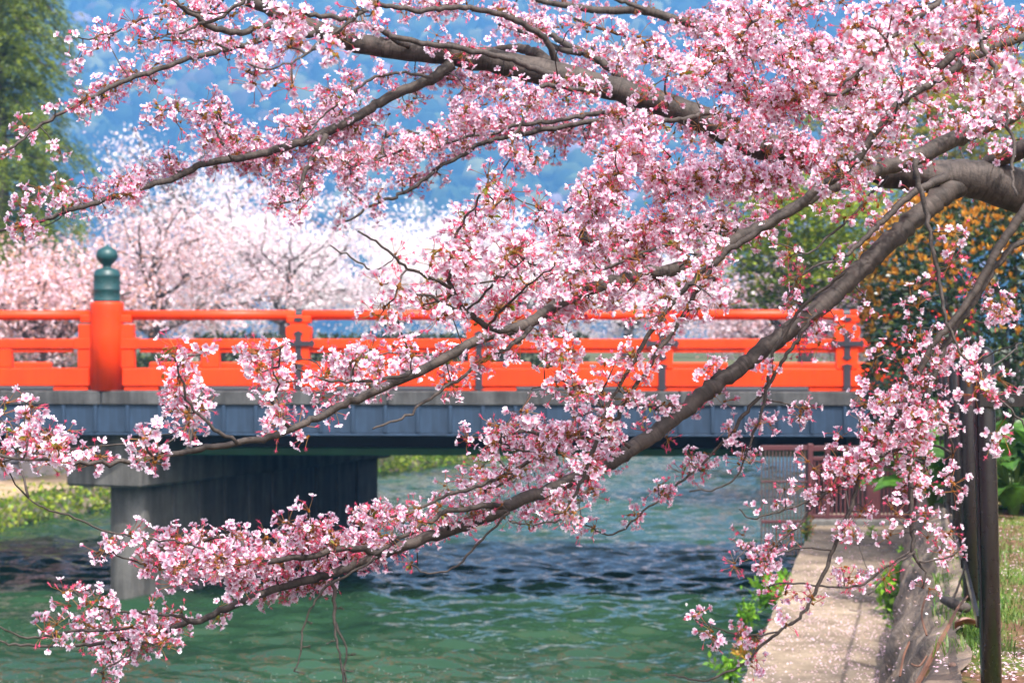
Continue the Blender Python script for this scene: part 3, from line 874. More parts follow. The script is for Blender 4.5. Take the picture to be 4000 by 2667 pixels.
# ---- tall conifer at the left
def conifer():
    rng = np.random.default_rng(5)
    Y = 47.0; X = (-10 - 2000) / F * Y; base = 2.35
    t = empty('conifer_tree', (X, Y, base), 'tall yellow-green conifer with drooping sprays at the left edge', 'tree')
    H = 13.0
    mb = MB(); mb.tube([(0, 0, -.3), (.05, 0, 4), (0, .05, 8), (0, 0, H)], [.30, .24, .13, .03], 9); mb.build('trunk', M['bark_far'], t, smooth=True)
    lm = MB(); cs = []; ds = []
    nl = 190
    for k in range(nl):
        z = 1.2 + (H - 1.4) * (k / nl) ** .92
        a = k * 2.39996 + rng.normal() * .2
        zi = CAMZ - base
        # reach of the limbs: widest low down, tapering slowly (the top is above the picture)
        R = np.interp(z, [1.2, 3.0, 5.0, 7.0, 9.5, 13], [1.7, 2.4, 2.2, 1.9, 1.5, .3]) * rng.uniform(.72, 1.12)
        d = np.array([math.cos(a), math.sin(a), 0.0])
        n = 9; s_ = np.linspace(0, 1, n)
        pts = np.column_stack([d[0] * R * s_, d[1] * R * s_, z + .32 * np.sin(s_ * 2.2) * R * .35 - .42 * R * s_ ** 2.2])
        pts += rng.normal(size=pts.shape) * .025
        lm.tube(pts, np.linspace(.035, .008, n), 5)
        # side sprays hang along the outer part of each limb
        for i in range(2, n):
            for q in range(8):
                b = pts[i] + rng.normal(size=3) * .12
                sd = d * rng.uniform(.3, 1.1) + np.array([-d[1], d[0], 0]) * rng.uniform(-1, 1) + np.array([0, 0, rng.uniform(-.55, .1)])
                sd /= np.linalg.norm(sd)
                m_ = 7; Ls = rng.uniform(.18, .42)
                for j in range(m_):
                    f = (j + .5) / m_
                    p = b + sd * Ls * f + np.array([0, 0, -.20 * f * f])
                    for e in (-1, 1):
                        cs.append(p); side = np.array([-sd[1], sd[0], 0]) * e
                        ds.append(sd * .6 + side * rng.uniform(.5, 1.2) + np.array([0, 0, rng.uniform(-.75, .1)]))
    lm.build('limbs', M['bark_far'], t, kind='stuff')
    cs = np.array(cs); ds = np.array(ds); n = len(cs)
    V, Q = leaf_cards(cs, ds, rnd_dirs(rng, n), rng.uniform(.07, .15, n), rng.uniform(.018, .034, n))
    g = rng.random((n, 1)) ** 1.5
    cl = (np.array([[.050, .10, .012]]) * (1 - g) + np.array([[.30, .36, .028]]) * g) * rng.uniform(.75, 1.2, (n, 1))
    mesh_obj('foliage', V, Q, M['leaf'], t, False, col=np.repeat(cl, 4, 0), kind='stuff')
conifer()

# ---- yellow-green maple to the right, beyond the bridge
def maple(px, Y, top, halfw, lowpy, seed, n, label, cols, size):
    rng = np.random.default_rng(seed)
    X = (px - 2000) / F * Y; base = 2.4; H = CAMZ - (top - 1333) / F * Y - base; W = halfw / F * Y; zl = CAMZ - (lowpy - 1333) / F * Y - base
    t = empty('maple_tree', (X, Y, base), label, 'tree')
    limbs = []
    mb = MB(); tp = catmull([(0, 0, -.3), (.1, 0, zl * .7), (0, .1, H * .5)], .4); mb.tube(tp, np.linspace(.17, .11, len(tp)), 8); mb.build('trunk', M['bark_far'], t, smooth=True)
    for k in range(9):
        a = k * 2.4
        grow(rng, tp[int(len(tp) * rng.uniform(.5, .99))], np.array([math.cos(a), math.sin(a), .35]), W * .75, .06, 2, limbs, .6, .05)
    mb = MB()
    for pts, rr, dp in limbs: mb.tube(pts, np.maximum(rr, .01), 5)
    mb.build('limbs', M['bark_far'], t, kind='stuff')
    ncl = 130
    cc = rnd_dirs(rng, ncl) * rng.random((ncl, 1)) ** .4 * np.array([W, W, (H - zl) * .5]) + np.array([0, 0, (H + zl) / 2])
    k = rng.integers(0, ncl, n)
    c = cc[k] + rng.normal(size=(n, 3)) * np.array([.50, .50, .10])
    nr = np.array([0, 0, 1.0]) + rng.normal(size=(n, 3)) * .5
    V, Q = leaf_cards(c, rnd_dirs(rng, n) * np.array([1, 1, .35]), nr, size, size * .8)
    cl = np.array(cols)[rng.integers(0, len(cols), n)] * rng.uniform(.8, 1.2, (n, 1))
    mesh_obj('foliage', V, Q, M['leaf'], t, False, col=np.repeat(cl, 4, 0), kind='stuff')
maple(3130, 39, 640, 330, 1235, 31, 15000, 'fresh yellow-green maple beyond the bridge right of centre', [(.19, .27, .015), (.27, .33, .02), (.12, .20, .015), (.33, .34, .03)], .10)
maple(3700, 44, 120, 520, 900, 32, 15000, 'tall yellow-leaved tree glimpsed through the blossom at upper right', [(.36, .34, .03), (.30, .32, .03), (.22, .26, .02), (.42, .33, .05)], .12)

# ---- big clipped shrub with orange young leaves at the right
def shrub():
    rng = np.random.default_rng(77)
    Y = 19.0; X = (3985 - 2000) / F * Y; base = 2.1
    t = empty('shrub', (X, Y, base), 'large clipped evergreen shrub topped with orange young leaves', 'shrub')
    zt = CAMZ - (740 - 1333) / F * Y - base
    W = 590 / F * Y
    mb = MB()
    for k in range(9):
        a = k * .7; mb.tube([(math.cos(a) * .15, math.sin(a) * .15, -.2), (math.cos(a) * .5, math.sin(a) * .5, 1.1), (math.cos(a) * .9, math.sin(a) * .8, 2.0)], [.05, .035, .012], 5)
    mb.build('stems', M['bark_far'], t, kind='stuff')
    def surf(n, zlo=-.92):
        u = rnd_dirs(rng, n * 2); u = u[u[:, 2] > zlo][:n]
        # rounded box: broad shoulders, flat sides
        s_ = 1.0 / (np.abs(u) ** 3.2).sum(1) ** (1 / 3.2)
        p = u * s_[:, None]
        lump = 1 + .16 * (fbm(p[:, 0] * 3 + p[:, 1] * 2 + 7, p[:, 2] * 3 + p[:, 1]) - .5)
        return p * lump[:, None], u
    n = 24000
    p, u = surf(n); n = len(p)
    dep = 1 - .45 * rng.random((n, 1)) ** 1.6
    c = p * dep * np.array([W, W * .9, zt * .5]) + np.array([0, 0, zt * .5])
    d = u + rng.normal(size=(n, 3)) * .55 + np.array([0, 0, -.15])
    V, Q = leaf_cards(c, d, u + rng.normal(size=(n, 3)) * .4, rng.uniform(.06, .095, n), rng.uniform(.030, .044, n), .12)
    cl = np.array([[.022, .050, .018]]) * rng.uniform(.6, 1.7, (n, 1)); k = rng.random(n) < .10; cl[k] = np.array([.12, .13, .02]) * rng.uniform(.7, 1.3, (k.sum(), 1))
    mesh_obj('leaves', V, Q, M['leaf_gloss'], t, False, col=np.repeat(cl, 4, 0), kind='stuff')
    # orange shoots: whorls of upright leaves, thick on the top, thinning downwards
    p, u = surf(5000, -.55)
    pr = np.clip((p[:, 2] + .02) * 1.5, .05, 1.0); k = rng.random(len(p)) < pr; p, u = p[k], u[k]
    c0 = p * np.array([W, W * .9, zt * .5]) * 1.015 + np.array([0, 0, zt * .5]); m_ = 7
    c = np.repeat(c0, m_, 0); n = len(c)
    d = np.repeat(u, m_, 0) * .6 + np.array([0, 0, .75]) + rng.normal(size=(n, 3)) * .5
    V, Q = leaf_cards(c, d, rnd_dirs(rng, n), rng.uniform(.045, .08, n), rng.uniform(.018, .028, n), .1)
    g = rng.random((n, 1)); cl = (np.array([[.66, .23, .02]]) * g + np.array([[.66, .38, .06]]) * (1 - g)) * rng.uniform(.7, 1.1, (n, 1))
    mesh_obj('young_leaves', V, Q, M['leaf'], t, False, col=np.repeat(cl, 4, 0), kind='stuff')
shrub()

# ---- broad-leaved plants at the foot of the shrub
def big_leaf(rng):
    """One broad wavy leaf about 1 long: midrib, side veins by folds, a notched base."""
    n = 9; m_ = 7
    V = []
    for i in range(n):
        t = i / (n - 1)
        w = .42 * math.sin(math.pi * min(1, (t * .93 + .07))) ** .75 * (1.1 - .35 * t)
        for j in range(m_):
            s_ = -1 + 2 * j / (m_ - 1)
            V.append((s_ * w * (1 + .05 * math.sin(9 * t + 4 * s_)), t - .10 * abs(s_) * (t < .2), .10 * abs(s_) * w + .055 * math.sin(11 * t + 2.2 * abs(s_) * 3) * abs(s_) - .42 * t * t + .12 * t))
    return np.array(V), grid_faces(n, m_)
def broad_plants():
    rng = np.random.default_rng(9)
    meshes = []
    spots = [(3960, 1985, 14.6, 54), (3800, 1975, 15.2, 40), (3640, 1985, 15.8, 34), (3905, 1900, 15.9, 42), (3690, 1870, 17.0, 34), (4080, 1950, 14.8, 36), (3990, 1890, 16.6, 34)]
    labs = ['broad-leaved plant with wavy bright leaves right of the nearest fence post', 'broad-leaved plant showing just behind the fence posts', 'broad-leaved plant at the end of the stone wall beside the gate',
            'broad-leaved plant at the foot of the shrub behind the post', 'broad-leaved plant between gate and shrub, farthest back on the left', 'broad-leaved plant cut by the right picture edge', 'broad-leaved plant tucked deepest under the shrub']
    for (px, py, Y, n), lab in zip(spots, labs):
        b = P(px, py, Y); b[2] = float(ground_z(b[0], b[1])) - .02
        t = empty('broad_leaved_plant', b, lab, 'plant', 'broad-leaved plants at the foot of the shrub')
        for k in range(n):
            if len(meshes) < 8:
                V, Q = big_leaf(rng); g = rng.uniform(.8, 1.2)
                sv = np.tile(np.linspace(-1, 1, 7), 9); tv = np.repeat(np.linspace(0, 1, 9), 7)
                cl = np.array([.058, .15, .014]) * g * (.75 + .45 * np.exp(-(sv / .2) ** 2) + .30 * (np.sin(tv * 24 - np.abs(sv) * 5) > .3) - .15 * tv)[:, None]
                o = mesh_obj('leaf_blade', V, Q, M['leaf_gloss2'], t, False, smooth=True, col=cl); meshes.append(o.data)
            else:
                o = inst('leaf_blade', meshes[rng.integers(0, 8)], t, (0, 0, 0))
            a = rng.uniform(0, 6.283); h = rng.uniform(.08, .56); R = rng.uniform(.03, .34)
            o.location = (R * math.cos(a), R * math.sin(a), h)
            o.rotation_euler = (rng.uniform(-.2, 1.0), rng.uniform(-.5, .5), a - math.pi / 2 + rng.normal() * .3)
            sc = rng.uniform(.12, .30); o.scale = (sc, sc, sc)
        mb = MB()
        for k in range(n):
            a = rng.uniform(0, 6.283); mb.tube([(0, 0, -.05), (.1 * math.cos(a), .1 * math.sin(a), .25), (.2 * math.cos(a), .2 * math.sin(a), .42)], [.010, .008, .006], 5, col=(.12, .2, .04))
        mb.build('stalks', M['leaf'], t, kind='stuff')
M['leaf_gloss2'] = mat_leaf('broad_leaf', .30, .40, .5)
broad_plants()

# ---- creepers and weeds
def leaf_clump(rng, c, n, r, size, cols, drop=0.0):
    p = c + rng.normal(size=(n, 3)) * r
    if drop: p[:, 2] -= np.abs(rng.normal(size=n)) * drop
    d = rnd_dirs(rng, n) + np.array([0, -.3, .4]); V, Q = leaf_cards(p, d, rnd_dirs(rng, n) + np.array([0, 0, 1]), rng.uniform(.7, 1.3, n) * size, rng.uniform(.4, .7, n) * size, .1)
    cl = np.array(cols)[rng.integers(0, len(cols), n)] * rng.uniform(.7, 1.25, (n, 1))
    return V, Q, np.repeat(cl, 4, 0)
def creepers():
    rng = np.random.default_rng(13)
    A = [[], [], []]; nb = 0
    seg = np.concatenate([[0], np.cumsum(np.linalg.norm(np.diff(Lr, axis=0), axis=1))])
    def put(off, z, n, r, size, drop, smin=28, smax=66):
        nonlocal nb
        s_ = rng.uniform(smin, smax)
        p = np.array([np.interp(s_, seg, Lr[:, 0]), np.interp(s_, seg, Lr[:, 1])]); nn = np.array([np.interp(s_, seg, Nl[:, 0]), np.interp(s_, seg, Nl[:, 1])])
        c = np.array([*(p + nn * off), z])
        V, Q, C = leaf_clump(rng, c, n, np.array(r), size, [(.17, .30, .015), (.30, .38, .025), (.11, .22, .015), (.38, .42, .04)], drop)
        A[0].append(V); A[1].append(Q + nb); A[2].append(C); nb += len(V)
    for k in range(420): put(-.02, rng.uniform(.30, .60), 30, (.20, .08, .08), .10, .22)
    for k in range(130): put(-.06, rng.uniform(.02, .3), 34, (.16, .07, .12), .10, .06)
    for k in range(75):
        z = rng.uniform(.6, 2.3); put(1.72 + (z - .5) / 1.8 * .78, z, 30, (.18, .10, .22), .10, .3)
    for k in range(45): put(1.6, .62, 18, (.3, .2, .06), .08, 0)
    mesh_obj('creeper_leaves', np.vstack(A[0]), np.vstack(A[1]), M['leaf'], None, col=np.vstack(A[2]), kind='stuff')
creepers()

def weed(px, py, z, size, n, cols, label, spread=.09, tall=.12):
    size *= 1.25; n = int(n * 1.6)
    rng = np.random.default_rng(int(px + py))
    b = on_z(px, py, z); t = empty('weed_plant', b, label, 'plant', 'weeds along the walkway')
    st = MB(); cs = []; ds = []
    for k in range(max(5, n // 9)):
        a = rng.uniform(0, 6.283); q = np.array([math.cos(a), math.sin(a), 0]) * spread * rng.uniform(.3, 1.3)
        pts = np.array([(0, 0, -.02), q * .4 + np.array([0, 0, tall * .5]), q + np.array([0, 0, tall * rng.uniform(.6, 1.3)])]); st.tube(pts, [.004, .003, .002], 4, col=(.12, .2, .03))
        for j in range(9):
            f = rng.uniform(.15, 1); cs.append(pts[0] * (1 - f) + pts[2] * f + rng.normal(size=3) * .02); ds.append(rnd_dirs(rng, 1)[0] + np.array([0, 0, .4]))
    st.build('stems', M['leaf'], t, kind='stuff')
    cs = np.array(cs); ds = np.array(ds); m_ = len(cs)
    V, Q = leaf_cards(cs, ds, rnd_dirs(rng, m_) + np.array([0, 0, 1.]), rng.uniform(.7, 1.3, m_) * size, rng.uniform(.4, .65, m_) * size, .1)
    mesh_obj('leaves', V, Q, M['leaf'], t, False, col=np.repeat(np.array(cols)[rng.integers(0, len(cols), m_)] * rng.uniform(.7, 1.2, (m_, 1)), 4, 0), kind='stuff')
GR = [(.15, .36, .02), (.24, .45, .03), (.10, .26, .02)]
OR = [(.45, .20, .02), (.30, .24, .03), (.5, .3, .03)]
weed(2990, 2365, 1.12, .05, 110, GR, 'bright green weed on the walkway edge above the water, uppermost large one', .16, .20)
weed(3030, 2320, 1.15, .045, 70, GR, 'bright green weed on the walkway edge behind the largest one', .12, .16)
weed(2905, 2440, 1.08, .045, 70, GR, 'green weed hanging off the walkway edge beside a pink spray', .12, .14)
weed(2900, 2560, 1.12, .035, 60, OR, 'orange and yellow weed on the walkway edge near the bottom', .09, .10)
weed(2850, 2645, 1.1, .045, 70, GR, 'bright green weed on the walkway edge at the bottom of the picture', .12, .10)
weed(3150, 2110, 1.19, .04, 50, GR + OR, 'yellowish weed by the grille at the far end of the walkway', .10, .22)
weed(3400, 2095, 1.19, .035, 36, GR, 'small weed on the walkway before the gate', .07, .07)
weed(3480, 2390, 1.2, .055, 110, GR, 'bright green leafy weed at the foot of the stone wall', .12, .22)
weed(3505, 2290, 1.2, .05, 80, GR, 'green weed at the foot of the wall behind the leafy one', .10, .16)
weed(3520, 2480, 1.25, .04, 60, GR, 'small green weed low on the stone wall', .07, .12)
weed(3555, 2200, 1.22, .05, 60, GR, 'green weed growing along the far part of the wall', .12, .14)
weed(3610, 2300, 1.62, .03, 60, [(.22, .3, .1), (.3, .34, .16)], 'pale wispy weed growing out of the stone wall', .07, .22)
weed(3590, 2420, 1.48, .03, 50, [(.22, .3, .1), (.3, .34, .16)], 'pale wispy weed lower on the stone wall', .06, .18)

# ---- grass on the near ground
def grass():
    rng = np.random.default_rng(4)
    cs = []; L = []; Wd = []
    def patch(px, py, n, r, ln, z=2.0):
        n = int(n * (2.0 if ln > .09 else 3.5))
        b = on_z(px, py, z)
        x = b[0] + rng.normal(size=n) * r[0]; y = b[1] + rng.normal(size=n) * r[1]
        k = x > wall_top(y) - .02; x, y = x[k], y[k]
        cs.append(np.column_stack([x, y, ground_z(x, y) - .01])); L.append(rng.uniform(.5, 1.3, len(x)) * ln); Wd.append(np.full(len(x), .0028 if ln > .09 else .0024))
    patch(3780, 2300, 260, (.08, .35), .075); patch(3810, 2480, 220, (.05, .22), .10); patch(3800, 2390, 160, (.09, .2), .07); patch(3765, 2220, 120, (.08, .4), .12)
    patch(3960, 2400, 160, (.16, .35), .06); patch(3950, 2260, 400, (.25, .5), .05); patch(3900, 2150, 900, (.5, .9), .04); patch(3960, 2060, 1600, (.9, 1.0), .045); patch(3760, 2120, 300, (.15, .6), .08)
    patch(3790, 2560, 60, (.07, .1), .12)
    patch(3880, 2640, 14, (.03, .04), .06)
    c = np.vstack(cs); L = np.concatenate(L); Wd = np.concatenate(Wd); n = len(c)
    a = rng.uniform(0, 6.283, n); h = np.column_stack([np.cos(a), np.sin(a), np.zeros(n)]); s_ = np.column_stack([-np.sin(a), np.cos(a), np.zeros(n)])
    lean = rng.uniform(.4, 1.5, (n, 1)); up = np.array([[0, 0, 1.]]); L = L[:, None]; Wd = Wd[:, None]
    p1 = c + (up * .55 + h * lean * .25) * L; p2 = c + (up * (.85 - .25 * lean) + h * lean * .8) * L
    V = np.stack([c - s_ * Wd, c + s_ * Wd, p1 + s_ * Wd * .8, p1 - s_ * Wd * .8, p2], 1).reshape(-1, 3)
    i = np.arange(n)[:, None] * 5
    T = np.vstack([i + np.array([[0, 1, 2]]), i + np.array([[0, 2, 3]]), i + np.array([[3, 2, 4]])])
    g = rng.random((n, 1)); cl = np.array([[.05, .14, .015]]) * (1 - g) + np.array([[.17, .24, .035]]) * g
    mesh_obj('grass', V, T, M['leaf'], None, col=np.repeat(cl, 5, 0), kind='stuff')
grass()

# ---- fallen petals
def fallen_petals():
    rng = np.random.default_rng(6)
    pts = []
    # on the walkway: drifts by the wall, thinner towards the gate
    y = 11.5 + 11 * rng.random(26000) ** 1.5; t = rng.random(26000)
    l, r = walk_l(y), walk_r(y)
    dens = (.10 + 1.5 * np.clip(fbm(y * 1.9 + 3, t * 3.5) - .36, 0, 1)) * np.clip(1.3 - (y - 12) / 8, .10, 1) + 1.2 * np.exp(-((1 - t) / .10) ** 2) * (y < 16.5) * (fbm(y * 3, 1.) > .42)
    k = rng.random(len(y)) < dens * .66
    pts.append(np.column_stack([l + (r - l) * t, y, WZ + .022 + .018 * (fbm((l + (r - l) * t) * 2.2, y * 2.2) - .5) + .004 * rng.random(len(y))])[k])
    # on the ground by the fence
    y = 6.6 + 9.5 * rng.random(30000) ** 1.4; x = wall_top(y) + rng.random(30000) * 2.2 * (y / 7.2)
    dens = 1.6 * np.clip((fbm(x * 1.8 + 9, y * 1.8) - .36) * 4, 0, 1) * np.clip(1.5 - (y - 6.6) / 7, .15, 1)
    k = rng.random(len(y)) < dens * .6
    pts.append(np.column_stack([x, y, ground_z(x, y) + .006 + .006 * rng.random(len(y))])[k])
    # on the rough wall
    y = 7 + 8 * rng.random(500); t = rng.random(500); pts.append(np.column_stack([walk_r(y) + (wall_top(y) - walk_r(y)) * t - .10, y, WZ + t * (GZ - WZ) + .03])[:180])
    c = np.vstack(pts); n = len(c)
    a = rng.uniform(0, 6.283, n); d = np.column_stack([np.cos(a), np.sin(a), rng.normal(size=n) * .22]); nr = np.array([0, 0, 1.]) + rng.normal(size=(n, 3)) * .28
    V, Q = leaf_cards(c, d, nr, rng.uniform(.012, .017, n), rng.uniform(.010, .014, n), .12)
    g = rng.random((n, 1)); cl = (np.array([[.84, .66, .74]]) * g + np.array([[.82, .50, .64]]) * (1 - g)); k = rng.random(n) < .12; cl[k] = (.55, .35, .28)
    mesh_obj('petals', V, Q, M['petal'], None, col=np.repeat(cl, 4, 0), kind='stuff')
    # floating on the canal
    m_ = 900; y = 19 + 22 * rng.random(m_) ** 2; x = rng.uniform(-.26, .05, m_) * y
    c = np.column_stack([x, y, np.full(m_, .006)]); a = rng.uniform(0, 6.283, m_)
    V, Q = leaf_cards(c, np.column_stack([np.cos(a), np.sin(a), np.zeros(m_)]), np.tile([[0, 0, 1.]], (m_, 1)), rng.uniform(.014, .022, m_), rng.uniform(.012, .016, m_), .05)
    mesh_obj('floating_petals', V, Q, M['petal'], None, col=(.85, .74, .78), kind='stuff')
fallen_petals()
# ================================================================ GATE, FENCE, SMALL THINGS
def gate():
    Y = 22.6
    a = P(3160, 2045, Y); t = empty('metal_gate', (a[0], a[1], WZ), 'maroon barred metal gate closing the walkway under the bridge', 'gate')
    k = Y / F
    def X(px): return (px - 3160) * k
    def Z(py): return CAMZ - (py - 1333) * k - WZ
    top, bot = Z(1742), Z(2035)
    for px, w in ((3165, .03), (3232, .028), (3398, .05), (3418, .045), (3560, .04), (3640, .04)):
        mb = MB(); mb.box(X(px) - w, X(px) + w, -w, w, -.05, top + .03, .008); mb.build('post', M['maroon'], t)
    me = None
    def bar_at(x, z0, z1, nm='bar'):
        mb = MB(); mb.box(x - .011, x + .011, -.011, .011, z0, z1, .003); return mb.build(nm, M['maroon'], t)
    o = bar_at(0, bot + .03, Z(1790)); me = o.data; o.location = (X(3182), 0, 0)
    for px in range(3199, 3385, 17):
        inst('bar', me, t, (X(px), 0, 0))
    for px in range(3437, 3548, 15):
        inst('bar', me, t, (X(px), 0, 0))
    for px in range(3575, 3632, 15):
        inst('bar', me, t, (X(px), 0, 0))
    for z, h in ((Z(1750), .03), (Z(1790), .022), (bot, .035), (bot + .06, .018)):
        mb = MB(); mb.box(X(3165), X(3640), -.022, .022, z - h, z + h, .005); mb.build('cross_rail', M['maroon'], t)
    mb = MB(); mb.box(X(3422), X(3556), -.02, .02, Z(1898), Z(1868), .005); mb.build('lock_plate', M['maroon'], t)
    # threshold
    mb = MB(); mb.box(X(3150), X(3620), -.10, .30, -.02, .07, .02); mb.build('threshold', M['concrete'], t)
    # grille standing out over the water
    g = P(2975, 2150, Y); t2 = empty('water_grille', (g[0], g[1], 0), 'thin rusty bar grille reaching from the gate out over the water', 'grille')
    def X2(px): return (px - 2975) * k
    def Z2(py): return CAMZ - (py - 1333) * k
    mb = MB(); mb.box(-.008, .008, -.008, .008, Z2(2165), Z2(1742), .002); o = mb.build('bar', M['rust_bar'], t2); me = o.data
    for i, px in enumerate(range(2990, 3160, 14)):
        inst('bar', me, t2, (X2(px), 0, 0))
    for py, h in ((1748, .028), (2036, .018), (1880, .010)):
        mb = MB(); mb.box(-.01, X2(3166), -.016, .016, Z2(py) - h, Z2(py) + h, .004); mb.build('cross_rail', M['maroon'], t2)
gate()

def fence():
    posts = []
    line = [(3862, 2652, 7.2, 1352, 'nearest dark brown fence post with a rounded top at the corner'), ]
    b0 = P(3878, 2650, 7.2); b0[2] = float(ground_z(b0[0], b0[1]))
    t = empty('metal_fence', b0, 'dark brown tubular metal fence beside the grassy path', 'fence')
    dirv = np.array([(2.71 - 1.73), (12.1 - 7.2)]) / 5.0
    tops = []
    for i in range(5):
        d = 2.42 * i
        if i == 0: bx, by = b0[0], b0[1]; tx, ty = P(3843, 1352, 7.2)[0], 7.2
        else: bx, by = b0[0] + dirv[0] * d, b0[1] + dirv[1] * d; tx, ty = bx - .03, by
        gz = float(ground_z(bx, by)); zt = CAMZ - (1352 - 1333) / F * 7.2 - .022 * d
        r = .036
        pts = [(bx, by, gz - .12), (bx + (tx - bx) * .5, (by + ty) / 2, (gz + zt) / 2), (tx, ty, zt - r)]
        for q in range(1, 6):
            a = q / 5 * math.pi / 2; pts.append((tx, ty, zt - r + r * math.sin(a)))
        rr = [r, r, r] + [max(r * math.cos(q / 5 * math.pi / 2), .002) for q in range(1, 6)]
        mb = MB(); V, Fs, B = tube_geo(np.array(pts, float), rr, 20); mb.add(V, Fs); mb.build('post', M['fence'], t, True, smooth=True)
        tops.append(np.array([tx, ty, zt]))
        # flattened seam strip along the post
        mb = MB(); mb.add(np.array([(bx - r * .94, by - .016, gz), (bx - r * .94, by + .016, gz), (tx - r * .94, ty + .016, zt - .06), (tx - r * .94, ty - .016, zt - .06),
                           (bx - r - .004, by - .012, gz), (bx - r - .004, by + .012, gz), (tx - r - .004, ty + .012, zt - .06), (tx - r - .004, ty - .012, zt - .06)]),
                 [(4, 7, 6, 5), (0, 4, 5, 1), (3, 2, 6, 7), (0, 3, 7, 4), (1, 5, 6, 2)]); mb.build('side_channel', M['fence'], t, True)
    # flat rails along the path and one leaving to the right from the corner post
    for i in range(4):
        for dz in (-.20, -1.0):
            a, b = tops[i] + np.array([-.012, .03, dz]), tops[i + 1] + np.array([-.012, -.03, dz])
            s_ = np.array([.006, -.001, 0]); u = np.array([0, 0, .022])
            V = [a - s_ - u, a + s_ - u, a + s_ + u, a - s_ + u, b - s_ - u, b + s_ - u, b + s_ + u, b - s_ + u]
            mb = MB(); mb.add(V, [(0, 1, 2, 3), (7, 6, 5, 4), (0, 4, 5, 1), (1, 5, 6, 2), (2, 6, 7, 3), (3, 7, 4, 0)]); mb.build('rail', M['fence'], t, True)
    zt = CAMZ - (1561 - 1333) / F * 7.2; k = 7.2 / F
    x0 = P(3814, 1561, 7.2)[0]
    mb = MB(); mb.box(x0, x0 + 2.6, 7.2 - .046, 7.2 - .038, zt - .024, zt + .024, .002)
    r_ = mb.build('rail', M['fence'], t, True)
    mb = MB(); mb.lathe([(.041, zt - .030), (.042, zt - .028), (.042, zt + .028), (.041, zt + .030)], 20, b0[0] - .016, 7.2); mb.build('clamp', M['fence'], t, True, smooth=True)
    for px in (3938,):
        xb = P(px, 1561, 7.2)[0]
        V = []; 
        mb = MB(); mb.lathe([(.011, 0), (.011, .004), (.007, .004), (.006, .010)], 10)
        o = mb.build('bolt', M['galv'], t); o.location = np.array([xb, 7.2 - .046, zt]) - b0; o.rotation_euler = (math.pi / 2, 0, 0)
    # second fence post to the right, outside the picture, carrying that rail
    mb = MB(); V, Fs, B = tube_geo(np.array([(b0[0] + 2.45, 7.2, 1.9), (b0[0] + 2.45, 7.2, 3.2), (b0[0] + 2.45, 7.2, 3.24)]), [.036, .036, .012], 16); mb.add(V, Fs); mb.build('post', M['fence'], t, True, smooth=True)
fence()

